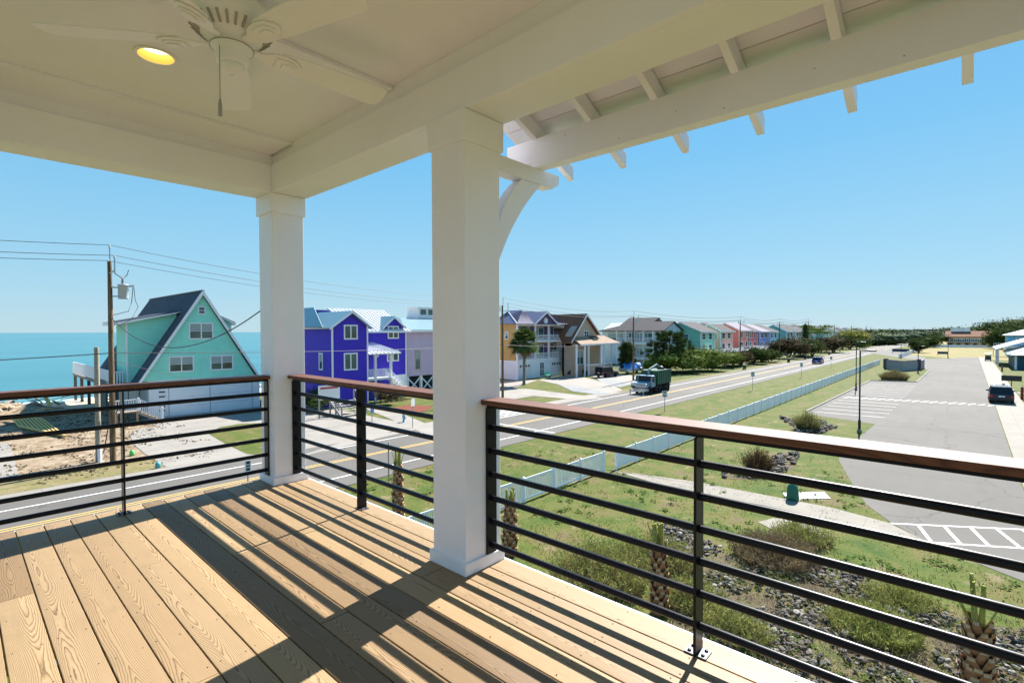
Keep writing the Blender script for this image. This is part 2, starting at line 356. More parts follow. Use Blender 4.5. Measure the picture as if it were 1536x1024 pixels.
# bracket
br=thing('curved_bracket','white curved timber bracket and arm on the outside of the big column','bracket',(X0+CW,Y2+.04,EYE+.43))
AY0,AY1=Y2+.012,Y2+.012+.10
s=MB(); xb=X0+CW+.0005
s.prism([(xb,EYE+1.062),(3.03,EYE+1.062),(3.105,EYE+1.105),(3.105,EYE+1.1695),(xb,EYE+1.1695)],'y',AY0,AY1); s.build('arm',WHITE,br,bev=.003)
inn=[(2.70,1.062),(2.615,.96),(2.53,.82),(2.468,.66),(xb,.62)]; out=[(xb,.43),(2.49,.47),(2.55,.60),(2.63,.745),(2.74,.91),(2.84,1.0),(2.93,1.062)]
s=MB(); o_=[(xb,.43),(2.475,.44)]; 
def arc(x0,z0,x1,z1,sag,n=12):
    P=[];dx,dz=x1-x0,z1-z0;L=math.hypot(dx,dz)
    for i in range(n+1):
        t_=i/n; k=4*sag*t_*(1-t_); P.append((x0+dx*t_-dz/L*k,z0+dz*t_+dx/L*k))
    return P
po=arc(xb,.43,2.90,1.0615,.045)+arc(2.69,1.0615,xb,.65,-.045)
s.prism([(x,EYE+z) for x,z in po],'y',AY0+.008,AY1-.008); s.build('curved_brace',WHITE,br,bev=.003)
# ================================================================ GROUND
def ground_mat(name,stops,sc,fine=(.75,1.2),bmp=.4,fsc=14.,kind='Object',patch2=None,rough=.95):
    m,t,b=base(name,rough,0,.2); v=coords(t,kind)
    f1=noi(t,v,sc,6,.62,.3); col=ramp(t,f1,stops)
    f2=noi(t,v,fsc,6,.7); col=mixc(t,1.,col,ramp(t,f2,[(.25,(fine[0],)*3),(.75,(fine[1],)*3)]),'MULTIPLY')
    if patch2:
        f3=noi(t,v,patch2[0],4,.6,.5); col=mixc(t,ramp(t,f3,[(patch2[1],(0,0,0)),(patch2[1]+.1,(1,1,1))]),col,patch2[2])
    t.links.new(col,b.inputs['Base Color'])
    if bmp: bump(t,b,f2,bmp,.05)
    return m
LAWN=ground_mat('lawn_grass',[(.30,(.135,.10,.052)),(.42,(.122,.112,.03)),(.53,(.086,.108,.017)),(.70,(.045,.082,.010))],.55,(.55,1.35),.8,9.,patch2=(.9,.60,(.20,.155,.085)))
FARG=ground_mat('far_ground',[(.3,(.20,.15,.07)),(.6,(.13,.14,.05))],.05,(.7,1.25),.3,1.5)
SAND=ground_mat('sand_dirt',[(.3,(.15,.10,.06)),(.48,(.30,.22,.14)),(.68,(.42,.34,.245))],.9,(.5,1.25),1.,6.,patch2=(1.6,.53,(.17,.12,.06)))
DRYG=ground_mat('dry_verge',[(.3,(.26,.20,.11)),(.55,(.17,.15,.055)),(.7,(.28,.22,.13))],.8,(.6,1.3),.6,8.)
BEACH=ground_mat('beach_sand',[(.3,(.48,.38,.25)),(.7,(.62,.53,.38))],.2,(.8,1.1),.4,3.)
def asphalt(name,c,crack=True):
    m,t,b=base(name,.9,0,.25); v=coords(t)
    col=ramp(t,noi(t,v,.12,4,.6),[(.3,hx(c,.88)),(.7,hx(c,1.1))])
    col=mixc(t,1.,col,ramp(t,noi(t,v,55,3,.8),[(.3,(.8,.8,.8)),(.7,(1.18,1.18,1.18))]),'MULTIPLY')
    if crack:
        vo=nd(t,'ShaderNodeTexVoronoi',feature='DISTANCE_TO_EDGE'); vo.inputs['Scale'].default_value=.085
        n=nd(t,'ShaderNodeTexNoise'); n.inputs['Scale'].default_value=.7; n.inputs['Detail'].default_value=6
        t.links.new(v,n.inputs['Vector']); vm=nd(t,'ShaderNodeVectorMath',operation='MULTIPLY_ADD'); t.links.new(n.outputs['Color'],vm.inputs[0]); vm.inputs[1].default_value=(2.2,2.2,0); t.links.new(v,vm.inputs[2])
        t.links.new(vm.outputs[0],vo.inputs['Vector'])
        col=mixc(t,ramp(t,vo.outputs['Distance'],[(.0012,(.75,.75,.75)),(.003,(0,0,0))]),col,hx(c,.3))
        st=noi(t,coords(t,scale=(.06,.5,1)),1.4,6,.75); col=mixc(t,ramp(t,st,[(.5,(0,0,0)),(.75,(.4,.4,.4))]),col,hx(c,.62)); so_=noi(t,v,.9,2,.4); col=mixc(t,ramp(t,so_,[(.72,(0,0,0)),(.78,(.35,.35,.35))]),col,hx(c,.45)); pt_=noi(t,v,.045,1,.4); col=mixc(t,ramp(t,pt_,[(.55,(0,0,0)),(.556,(.22,.22,.22))]),col,hx(c,.72))
    t.links.new(col,b.inputs['Base Color']); bump(t,b,noi(t,v,70,3,.8),.3,.01); return m
ROADM=asphalt('road_asphalt',(.132,.121,.106)); LOTM=asphalt('lot_asphalt',(.132,.120,.103))
def concrete(name,c,joint=(3.,3.)):
    m,t,b=base(name,.85,0,.3); v=coords(t)
    col=ramp(t,noi(t,v,.5,6,.65),[(.3,hx(c,.84)),(.7,hx(c,1.08))])
    col=mixc(t,ramp(t,noi(t,coords(t,scale=(.5,1.6,1)),1.1,5,.7),[(.55,(0,0,0)),(.75,(.35,.35,.35))]),col,hx(c,.66))
    br=nd(t,'ShaderNodeTexBrick'); br.offset=0; br.inputs['Scale'].default_value=1.; br.inputs['Mortar Size'].default_value=.012
    br.inputs['Brick Width'].default_value=joint[0]; br.inputs['Row Height'].default_value=joint[1]
    t.links.new(v,br.inputs['Vector']); col=mixc(t,math_(t,'MULTIPLY',br.outputs['Fac'],.6),col,hx(c,.35))
    t.links.new(col,b.inputs['Base Color']); bump(t,b,noi(t,v,40,3,.7),.15,.01); return m
CONC=concrete('concrete',(.26,.23,.195)); CONCW=concrete('walk_concrete',(.235,.208,.168),(1.6,1.6)); CONCL=concrete('concrete_light',(.27,.243,.208),(3.5,3.5))
def worn(name,c):
    m,t,b=base(name,.8); v=coords(t); f=noi(t,v,9,5,.8); t.links.new(ramp(t,f,[(.33,hx(c,.62)),(.5,c)]),b.inputs['Base Color']); return m
PWHITE=worn('road_paint_white',(.74,.73,.70)); PYEL=worn('road_paint_yellow',(.62,.40,.09))
GRAVEL=ground_mat('grey_gravel',[(.3,(.17,.17,.17)),(.6,(.30,.30,.29))],4.,(.5,1.5),1.,14.)
MULCH=ground_mat('red_mulch',[(.3,(.12,.035,.02)),(.7,(.22,.07,.04))],4.,(.5,1.5),1.,14.)
def sheet(name,pts,mat,z,kind='structure',th=0):
    s=MB(); n=len(pts)
    if th: s.prism(pts,'z',z-th,z)
    else:
        ar=sum(pts[i][0]*pts[(i+1)%n][1]-pts[(i+1)%n][0]*pts[i][1] for i in range(n))
        s.add([(p[0],p[1],z) for p in (pts if ar>0 else pts[::-1])],[tuple(range(n))])
    return s.build(name,mat,None,kind=kind)
def Gs(l): return [G(*p) for p in l]
COAST=72.
sheet('ground',[(-3000,-4000),(9000,-4000),(9000,COAST),(-3000,COAST)],FARG,-.02)
sheet('lawn',[(-60,-60),(360,-60),(360,24.4),(-60,24.4)],LAWN,0)
# beach slope with low dunes
s=MB(); nx,ny=90,26; vs=[];fs=[]
for j in range(ny):
    for i in range(nx):
        x=-120+i*5.6; y=COAST+j*1.6-.6; tt=j/(ny-1); z=-3.6*tt**.9+ (.9*noise.noise(Vector((x*.09,y*.2,0)))+.6)*math.sin(math.pi*min(1,tt*1.9))*(1 if tt<.53 else 0)
        vs.append((x,y,z-.02))
for j in range(ny-1):
    for i in range(nx-1): a=j*nx+i; fs.append((a,a+1,a+nx+1,a+nx))
s.add(vs,fs,0,True); s.add([(380,COAST-.6,-.03),(9000,COAST-.6,-.03),(9000,112,-3.6),(380,112,-3.6)],[(0,1,2,3)]); s.add([(-3000,COAST-.6,-.03),(-119,COAST-.6,-.03),(-119,112,-3.6),(-3000,112,-3.6)],[(0,1,2,3)])
s.build('beach',BEACH,None,kind='structure')
m,t,b=base('sea_water',.22,0,.5); v=coords(t,scale=(.6,2.2,1))
col=ramp(t,noi(t,coords(t,scale=(.003,.03,1)),1.,6,.7),[(.3,(.010,.10,.125)),(.7,(.03,.185,.195))]); t.links.new(col,b.inputs['Base Color'])
bump(t,b,noi(t,v,.35,8,.7),.35,.6); SEA=m
s=MB(); s.add([(-30000,104,-3.),(30000,104,-3.),(30000,40000,-3.),(-30000,40000,-3.)],[(0,1,2,3)]); s.build('sea',SEA,None,kind='structure')
m,t,b=base('surf_foam',.8); v=coords(t); t.links.new(ramp(t,noi(t,coords(t,scale=(.25,1,1)),.6,6,.7),[(.4,(.10,.30,.30)),(.52,(.80,.82,.80))]),b.inputs['Base Color'])
s=MB()
for (y0,wd,k) in ((103.5,4.0,0),(111,2.2,1),(119,1.3,2)):
    n=120; vs=[];fs=[]
    for i in range(n+1):
        x=-150+i*3.6; wv=1.6*noise.noise(Vector((x*.06,k*9.,0))); ww=wd*(.6+.8*abs(noise.noise(Vector((x*.11,k*5.+3,0)))))
        vs+= [(x,y0+wv-ww/2,-2.985),(x,y0+wv,-2.985+.12*(k>0)),(x,y0+wv+ww/2,-2.985)]
    for i in range(n): fs+=[(3*i,3*i+3,3*i+4,3*i+1),(3*i+1,3*i+4,3*i+5,3*i+2)]
    s.add(vs,fs)
s.build('surf',m,None,kind='structure')
# road
sheet('road',[(-80,24.5),(900,24.5),(900,34.3),(-80,34.3)],ROADM,.012)
s=MB()
for y0,wd in ((26.15,.12),(32.75,.12)): s.box(-80,900,y0,y0+wd,.013,.017)
s.build('road_edge_lines',PWHITE,None,kind='structure')
s=MB()
for y0 in (29.38,29.68): s.box(-80,900,y0,y0+.11,.013,.017)
s.build('road_centre_lines',PYEL,None,kind='structure')
sheet('road_shoulder',[(-80,34.3),(60,34.3),(60,36.1),(-80,36.1)],CONC,.016)
# sea-side lots
sheet('sandy_lot',[(-60,36.1),(14,36.1),(14,71.5),(-60,71.5)],SAND,-.004)
sheet('verge',[(1.2,36.2)]+[(12.6,36.2),(11.6,39.6),(8,39.4),(3.,39.1),(1.4,39.0)],DRYG,.004)
sheet('seaside_lawn',[(14,36.1),(560,36.1),(560,70),(14,70)],LAWN,-.006)
sheet('slab',Gs([(-60,668),(14,664),(22,690),(27,714),(-60,722)]),CONCL,.02)
sheet('driveway',[G(194,650.6),G(202,643.8),G(236.5,640),G(228,636),(12.4,57.6),(24,57.6),(27,57.6),(27,34.4),G(430,690),(19.2,34.4),(13.2,34.4),G(250,701),G(218,681),G(201,667)],CONCL,.022)
s=MB(); pts=Gs([(313,651),(329,641),(360,635.6),(410,634),(455,640),(455,676),(410,684),(370,681),(338,665.6)]); s.add([(*p,.03) for p in pts][::-1],[tuple(range(len(pts)))]); s.build('grass_island',LAWN,None,kind='structure')
sheet('driveway',[(27.05,34.4),G(545,655),G(520,642),G(500,628),G(478,620),(24.2,50),(24,57.5),(27.05,57.5)],CONCL,.021)
sheet('path',Gs([(545,612),(575,624),(612,640),(665,662),(700,668),(700,650),(650,640),(600,619),(560,608)]),CONCL,.02)
sheet('flower_bed',Gs([(585,612),(612,607),(650,609),(640,616),(607,621)]),MULCH,.012)
s=MB()
for k in range(6):
    x0=33.2+k*.95; s.box(x0-.3,x0+.1,32.95,35.6,.018,.0225)
s.box(32.3,32.45,24.6,34.2,.018,.0225); s.build('crosswalk_stripes',PWHITE,None,kind='structure')
sheet('driveway',Gs([(807,570),(846,562.6),(866,563),(920,577.5),(935,586),(905,590),(880,584),(837,576.5)]),CONCL,.03)
sheet('driveway',Gs([(700,574),(775,569),(807,570),(771,582),(751,583),(700,590)]),CONC,.018)
sheet('path',Gs([(700,586),(751,582),(790,583),(905,597),(872,600),(800,594),(700,610)]),CONCL,.024)
sheet('gravel_bed',Gs([(837,576.5),(862,578.5),(914,590),(902,592.5),(859,587)]),GRAVEL,.034)
sheet('driveway',Gs([(870,562),(935,561),(960,566),(1010,572),(960,580),(935,575),(905,568)]),CONCL,.028)
sheet('gravel_bed',Gs([(893,566),(915,567),(945,577),(930,581),(900,572)]),GRAVEL,.036)
# ---- car park
LOT=Gs([(1388,811.5),(1340,786),(1300,757),(1276,722),(1258,690),(1264,668),(1290,655),(1313,636),(1224,623),(1209,618),(1305,571),(1375,573.3),(1395,555),(1385,553.5),(1384,538),(1430,537.4),(1437,536)])+[(206,-2.15),(26,-2.15),(26,-30),(6,-30),G(1600,900),G(1536,872),G(1480,850)]
sheet('parking_lot',LOT,LOTM,.012)
sheet('entrance_drive',Gs([(1300,528),(1312,530.5),(1335,534),(1360,538),(1388,540.5),(1388,536),(1365,531.5),(1352,527.5),(1330,524)]),ROADM,.02)
sheet('sidewalk',[(30,-2.2),(206,-2.2),(206,-4.6),(30,-4.6)],CONCW,.03)
sheet('sidewalk',[(60,-4.7),(63,-4.7),(63,-20),(60,-20)],CONCW,.02); sheet('sidewalk',[(92,-4.7),(94,-4.7),(94,-20),(92,-20)],CONCW,.02)
s=MB()
def line(p,q,wd,z=.017):
    p=Vector((*p,0));q=Vector((*q,0));d=(q-p).normalized();r=Vector((-d.y,d.x,0))*wd/2
    s.add([(*(p-r).xy,z),(*(q-r).xy,z),(*(q+r).xy,z),(*(p+r).xy,z)],[(0,1,2,3)])
a0,a1=G(1336,785),G(1640,799); b0,b1=G(1397,813.6),G(1640,829)
line(a0,a1,.13);line(b0,b1,.13)
for p,q in (((1377,787),(1397,813)),((1416,789),(1440,815)),((1455,790.5),(1483,818)),((1494,792.5),(1530,821)),((1533,794),(1575,824))): line(G(*p),G(*q),.13,.0185)
for k in range(5): x=58.1+k*2.9; line((x,11.4),(x+.45,5.7),.11)
for k in range(7): x=77.2+k*2.9; line((x,11.2),(x+.45,5.7),.11)
for k in range(17):
    y=11.2-k*.8; x=72.3+(11.2-y)*.19; line((x,y),(x+1.7,y-.62),.13)
line((72.1,11.4),(74.6,-1.9),.05,.0168);line((74.1,11.2),(76.6,-1.9),.05,.0168)
s.build('parking_lines',PWHITE,None,kind='structure')
def kerb(px,h=.12,wd=.16):
    s=MB(); P=[Vector((*G(*p),0)) for p in px]
    for i in range(len(P)-1): s.bar(P[i]+Vector((0,0,h/2)),P[i+1]+Vector((0,0,h/2)),wd,h)
    s.build('kerb',CONC,None,kind='structure')
kerb([(1209,618),(1305,571),(1375,573.3),(1395,555)]); 
sheet('footpath',Gs([(899,703),(904,703.7),(1040,722),(1140,741),(1250,762),(1332,784),(1389,811.5),(1300,792),(1140,757),(1023,736),(915,705)]),CONCW,.02)
sheet('pad',Gs([(1137,783),(1160,777),(1215,782),(1232,795),(1246,806),(1170,800)]),CONCW,.016)
# low field beyond the car park, slightly dry
sheet('field',[(190,-60),(560,-60),(560,16),(215,16),(190,2)],ground_mat('dry_field',[(.35,(.26,.19,.08)),(.6,(.20,.18,.06)),(.75,(.13,.16,.04))],.06,(.7,1.3),.6,2.),.006)
# ---- vinyl fences
VINYL=M('white_vinyl',(.86,.86,.90),.4,.03,2.)
def fence(name_,label,x0,y0,x1,y1,h=1.2,pitch=2.4,pickets=True,cat='fence',gapw=.055,sp=.115):
    L=math.hypot(x1-x0,y1-y0); n=max(1,round(L/pitch)); ux,uy=(x1-x0)/L,(y1-y0)/L
    f=thing('vinyl_fence',label,cat,((x0+x1)/2,(y0+y1)/2,0),'white vinyl fences beside the car park')
    rl=MB();pk=MB()
    for i in range(n+1):
        d=L*i/n; x,y=x0+ux*d,y0+uy*d; ps=MB(); ps.box(x-.06,x+.06,y-.06,y+.06,0,h); ps.add([(x-.075,y-.075,h),(x+.075,y-.075,h),(x+.075,y+.075,h),(x-.075,y+.075,h),(x,y,h+.07)],[(0,1,4),(1,2,4),(2,3,4),(3,0,4),(3,2,1,0)]); ps.build('fence_post',VINYL,f)
    for z in (h*.12,h*.92): rl.bar((x0,y0,z),(x1,y1,z),.04,.09)
    if pickets:
        k=int(L/sp)
        for i in range(k):
            d=(i+.5)*L/k; x,y=x0+ux*d,y0+uy*d; p=Vector((x,y,h*.12)); pk.bar(p,p+Vector((0,0,h*.8)),.02,gapw,up=(ux,uy,0))
    else:
        pk.bar((x0,y0,h*.52),(x1,y1,h*.52),.018,h*.72)
    rl.build('fence_rails',VINYL,f); pk.build('picket_panel',VINYL,f)
    return f
F1=G(901,707.5);F0=G(640,815)
fence('vinyl_fence','white vinyl picket fence from below the porch to the footpath gap',1.5,15.75,25.4,15.75)
fence('vinyl_fence','long white vinyl fence running beside the lawn to the brown enclosure',26.2,15.4,150.,15.9,pickets=False)
fence('vinyl_fence','white vinyl fence by the entrance drive curving toward the far bushes',182,14.9,300,14.6,h=1.3,pickets=False,pitch=4)
# ---- lamps
BRN=flat('lamp_brown',(.035,.022,.02),.45,.3)
def lamp(bx,by,h,label,rz=0.,arms=1):
    l=thing('parking_lamp',label,'lamp post',(bx,by,0),'brown lamp posts of the car park',rz)
    s=MB(); s.lathe([(.10,0),(.10,1.0),(.075,1.02),(.06,1.1),(.055,h)],(bx,by,0),10); s.build('pole',BRN,l)
    s=MB(); s.lathe([(.17,0),(.17,.25),(.10,.3)],(bx,by,0),10); s.build('pole_base',CONC,l)
    s=MB(); s.bar((bx,by,h-.1),(bx+.05,by-.5,h-.02),.07,.07); s.build('arm',BRN,l)
    s=MB(); s.box(bx-.12,bx+.2,by-1.05,by-.45,h-.06,h+.05); o=s.build('lamp_head',BRN,l,bev=.02)
    s=MB(); s.box(bx-.06,bx+.14,by-.98,by-.52,h-.07,h-.061); s.build('lens',flat('lamp_lens',(.5,.5,.45),.3),o)
for p,tp,lb in (((1289,649),525.4,'nearest brown lamp post, on the grass tip by the parking stalls'),((1284,585),513,'tall brown lamp post at the kerb behind the nearest one'),((1377,560),519,'brown lamp post at the corner of the brown wall enclosure'),((1422,537.5),501,'brown lamp post at the far edge of the car park before the beige building'),((1351.5,537),508,'brown lamp post beside the long white fence near the entrance sign')):
    x,y=G(*p); z=FX(p[0],tp,x)[1]; lamp(x,y,z,lb)
# ---- signs
GALV=flat('galvanised',(.35,.36,.37),.45,.6); SGNW=flat('sign_white',(.72,.72,.70),.5); BLK=flat('black_paint',(.02,.02,.02),.5); SBLUE=flat('sign_blue',(.03,.12,.35),.5)
def sign(px,py,top,w_,h_,face,label,rz=0.,marks=0,grp=None,cat='road sign'):
    x,y=G(px,py); z=FX(px,top,x)[1]
    r=thing('road_sign',label,cat,(x,y,0),grp)
    s=MB(); s.bar((x,y,0),(x,y,z),.05,.05); s.build('sign_post',GALV,r)
    dx,dy=math.cos(rz),math.sin(rz); s=MB(); a=Vector((x-.04*abs(dy)-.0,y-.04*abs(dx),z-h_-.04)); 
    p=Vector((x+dy*.045,y-dx*.045,z-h_/2)); s.bar(p-Vector((0,0,h_/2)),p+Vector((0,0,h_/2)),w_,.012,up=(dy,-dx,0)); o=s.build('sign_panel',face,r,bev=.004)
    if marks:
        s=MB(); n=Vector((dy,-dx,0)); u=Vector((dx,dy,0))
        for k in range(marks):
            c=p+n*.0095+Vector((0,0,h_*(.33-.66*k/max(1,marks-1)))); s.bar(c-u*w_*.3,c+u*w_*.3,.004,h_*.12 if k%2 else h_*.2,up=(0,0,1))
        s.build('sign_marks',BLK,o)
g_='small white road signs along the near verge'
sign(997,618,586,.5,.62,SGNW,'small white sign on the verge just in front of the truck',-1.1,3,g_)
sign(1129,585,557.5,.5,.62,SGNW,'small white sign on the verge, second one along the road',-1.1,3,g_)
sign(1202,566,544,.5,.62,SGNW,'small white sign on the verge, in front of the blue car',-1.1,3,g_)
sign(1246.5,550.7,534.6,.5,.62,SGNW,'small white sign on the verge, just past the blue car',-1.1,3,g_)
sign(583,723,663,.08,.7,SGNW,'tall sign post at the near kerb seen edge on behind the first young palm',.9)
sign(372,738,690,.32,.75,SGNW,'small white sign with dark marks beside the corner column at the road edge',0,4)
sign(558,636,609,.45,.62,SBLUE,'small blue sign on a post in front of the purple house',0.3)
sign(619,641,598,.5,.62,SGNW,'white sign on a grey post on the grass near the hydrant',.3,0)
sign(1089,556,537,.55,.55,SGNW,'grey-white sign in front of the green hedge across the road',-1.1,2)
# hydrant
x,y=G(606,633); r=thing('fire_hydrant','small pale blue fire hydrant on the grass across the road','hydrant',(x,y,0))
HB=flat('hydrant_paint',(.18,.38,.45),.4)
s=MB(); s.lathe([(.17,0),(.17,.05),(.12,.06),(.12,.55),(.15,.56),(.15,.6),(.12,.68),(.05,.76),(.03,.8)],(x,y,0),14); s.build('body',HB,r)
for dy in (-1,1):
    s=MB(); s.lathe([(.07,0),(.07,.1),(.05,.12)] if dy>0 else [(.05,-.12),(.07,-.1),(.07,0)],(x,y+dy*.11,.42),10,axis='y'); s.build('outlet',HB,r)
# ---- wheelie bins
def bin_(px,py,c,label,first=[None]):
    x,y=G(px,py); k='bin_'+str(c); body=flat(k,c,.5); r=thing('wheelie_bin',label,'rubbish bin',(x,y,0),'rubbish bins along the far verge')
    s=MB(); s.add([(x-.24,y-.26,.08),(x+.24,y-.26,.08),(x+.24,y+.26,.08),(x-.24,y+.26,.08),(x-.31,y-.34,1.0),(x+.31,y-.34,1.0),(x+.31,y+.34,1.0),(x-.31,y+.34,1.0)],[(3,2,1,0),(4,5,6,7),(0,1,5,4),(1,2,6,5),(2,3,7,6),(3,0,4,7)]); s.build('body',body,r,bev=.02)
    s=MB(); s.box(x-.33,x+.33,y-.38,y+.36,1.0,1.08); s.build('lid',flat('bin_lid',(.5,.47,.3),.5) if c[1]>.05 else body,r,bev=.02)
    for q in (-.22,.22):
        s=MB(); s.lathe([(.1,-.03),(.1,.03)],(x+q,y+.26,.1),10,axis='x'); s.build('wheel',BLK,r)
bin_(1117,554,(.02,.12,.04),'dark green wheelie bin with pale lid in front of the hedge')
bin_(1183,543.5,(.02,.02,.022),'black wheelie bin on the verge left of the blue car')
bin_(1208,538.5,(.02,.03,.06),'dark blue wheelie bin on the verge just behind the blue car')
bin_(1244,532,(.03,.04,.05),'dark wheelie bin with white lid on the verge beyond the blue car')
# ---- utility poles and wires
def polem():
    m,t,b=base('pole_wood',.85,0,.2); v=coords(t,scale=(6,6,.5)); t.links.new(ramp(t,noi(t,v,2.,6,.7),[(.3,(.055,.035,.02)),(.55,(.17,.11,.06)),(.75,(.30,.22,.13))]),b.inputs['Base Color']); bump(t,b,noi(t,v,8.,3),.5,.02); return m
POLE=polem(); WIRE=flat('wire_black',(.035,.04,.05),.6); GREY=M('transformer_grey',(.42,.45,.46),.4,.05)
tops=[]
def upole(px,py,top,label,dark=1):
    x,y=G(px,py); z=FX(px,top,x)[1]
    r=thing('utility_pole',label,'utility pole',(x,y,0),'wooden utility poles along the far side of the road')
    s=MB(); s.tube([(x,y,0),(x,y,z*.5),(x,y,z)],[.17,.145,.11],12); s.build('pole',POLE,r)
    ins=[]
    s=MB(); s.bar((x,y-.1,z+.05),(x,y-.1,z+.95),.05,.05)
    s.bar((x+.0,y-.14,z-.75),(x+.1,y-.85,z-.62),.07,.07); s.bar((x+.1,y-.85,z-.8),(x+.1,y-.85,z+.25),.06,.06)
    s.bar((x,y+.1,z-.6),(x-.0,y+.42,z-.5),.06,.06); s.bar((x,y+.42,z-.75),(x,y+.42,z+.05),.08,.08); s.build('crossarm',GREY,r)
    ins=[(x,y-.1,z+.97),(x+.1,y-.85,z+.27),(x,y+.42,z+.07)]
    for q in ins:
        i=MB(); i.lathe([(.03,-.2),(.06,-.17),(.04,-.14),(.06,-.1),(.04,-.07),(.05,-.02),(.02,.01)],q,8); i.build('insulator',GREY,r)
    tops.append((x,y,z,ins)); return r,x,y,z
p1,ax,ay,az=upole(170,697,389,'nearest wooden utility pole, with a grey transformer, beside the teal house')
s=MB(); tx,ty,tz=ax+.62,ay-.18,az-1.85
s.lathe([(.02,-.46),(.26,-.45),(.27,-.4),(.27,.38),(.29,.39),(.29,.43),(.24,.46),(.02,.47)],(tx,ty,tz),18); tr=s.build('transformer',GREY,p1)
s=MB(); s.lathe([(.06,.45),(.09,.5),(.05,.55),(.09,.6),(.05,.66),(.09,.71),(.04,.78),(.02,.95)],(tx-.02,ty,tz),10); s.build('bushing',flat('ceramic',(.25,.2,.22),.3),tr)
s=MB(); s.bar((ax,ay,tz+.25),(tx-.25,ty,tz+.25),.08,.08); s.bar((ax,ay,tz-.3),(tx-.25,ty,tz-.3),.08,.08); s.bar((tx+.2,ty,tz+.35),(tx+.55,ty-.1,tz+.38),.09,.1); s.build('mounting_arm',GREY,tr)
s=MB(); s.tube([(tx+.5,ty,tz+.3),(tx+.42,ty,tz-.6),(tx+.25,ty,tz-1.2),(ax+.15,ay,tz-1.45)],.02,6); s.tube([(tx+.55,ty,tz+.3),(tx+.6,ty,tz-.5),(tx+.75,ty,tz-.9),(tx+.4,ty,tz-1.7),(ax+.4,ay,tz-2.1),(ax,ay,tz-1.6)],.018,6); s.tube([(ax+.1,ay-.85,az-.8),(ax+.5,ay-.8,az-1.1),(ax+.72,ay-.75,az-.85),(ax+.8,ay-.75,az-.55)],.03,6)
s.build('drop_cable',WIRE,p1)
upole(754,596,458,'wooden utility pole just right of the big column near the palm')
upole(950,571,475,'wooden utility pole beside the green truck')
upole(1110,546,481,'wooden utility pole rising out of the green hedge')
upole(1169,540,483.5,'wooden utility pole on the verge between the hedge and the dark bushes')
upole(1212,530,481.5,'wooden utility pole in dark bushes behind the blue car')
upole(1251,526,487.5,'wooden utility pole beside the spreading pale tree')
upole(1277,522,489,'sixth of the far wooden utility poles, against the lilac houses')
upole(1299,516.5,489.5,'far wooden utility pole against the dark tree line left of the yellow-green tree')
upole(1306,514,491.,'farther wooden utility pole against the dark tree line')
upole(1371,512,491,'wooden utility pole at the distant bend of the road')
upole(1399,509,491,'tiny wooden utility pole at the vanishing end of the road, left one of a pair')
x,y=G(148,692); z=FX(148,521,x)[1]
r=thing('short_pole','short weathered grey wooden pole with a white pipe guard beside the transformer pole','utility pole',(x,y,0))
s=MB(); s.tube([(x,y,0),(x,y,z)],[.16,.13],12); s.build('pole',M('grey_wood',(.33,.29,.22),.85,.35,4,.4,streak=.5),r)
s=MB(); s.tube([(x+.03,y-.17,0),(x+.03,y-.17,1.0)],.11,10); s.build('pipe_guard',VINYL,r)
s=MB(); s.tube([(x+.25,y,.5),(x+.5,y,2.),(x+1.2,y,3.6),(ax-.1,ay,4.)],.035,6); s.build('cable',WIRE,r)
def wire(p,q,sag,r=.014,n=24):
    s=MB(); p=Vector(p);q=Vector(q); s.tube([p.lerp(q,i/n)-Vector((0,0,4*sag*(i/n)*(1-i/n))) for i in range(n+1)],r,5,cap=False); return s
LW=['upper overhead power wire','middle overhead power wire','lower overhead power wire']
for k in range(3):
    s=MB()
    T=tops[:6]
    q=T[0][3][k]; s2=wire((q[0]-45,q[1]+1.0,q[2]+.9),q,1.1,.017); s.add(s2.v,s2.f)
    for i in range(len(T)-1):
        s2=wire(T[i][3][k],T[i+1][3][k],.7 if i else .9,.016+.006*min(i,3)); s.add(s2.v,s2.f)
    s.build('power_wire',WIRE,None,LW[k]+' strung between the utility poles','wire','overhead wires between the poles')
# lower communication cables
x1,y1,_,_=tops[0]; x2,y2,_,_=tops[1]; x3,y3,_,_=tops[2]
def zat(px,py,X): return FX(px,py,X)[1]
za=zat(172,530,x1); zb=zat(754,534,x2)
s=wire((x1-40,y1,za-.4),(x1,y1,za),.4,.028); s2=wire((x1,y1,za),(x2,y2,za-.4),.25,.024); s.add(s2.v,s2.f)
for k in (1,2,3,4): 
    s2=wire((tops[k][0],tops[k][1],za-.4),(tops[k+1][0],tops[k+1][1],za-.4),.5,.03); s.add(s2.v,s2.f)
s.build('telephone_cable',WIRE,None,'low dark telephone cable crossing in front of the purple house','wire')
# drop line from the transformer pole up to this porch roof
s=wire((x1,y1,9.15),(7.6,16,10.),2.1,.022,30); s.tube([(7.6,16,10.),(5.0,10.8,10.45),(2.43,5.5,11.1)],.02,5); s.build('service_drop',WIRE,None,'sagging twisted service cable from the transformer pole toward the corner column','wire')
s=wire((x1,y1,zat(172,540,x1)),(26,57,2.2),.8,.015); s.build('service_drop',WIRE,None,'thin cable from the transformer pole down to the white garage wall of the teal house','wire')
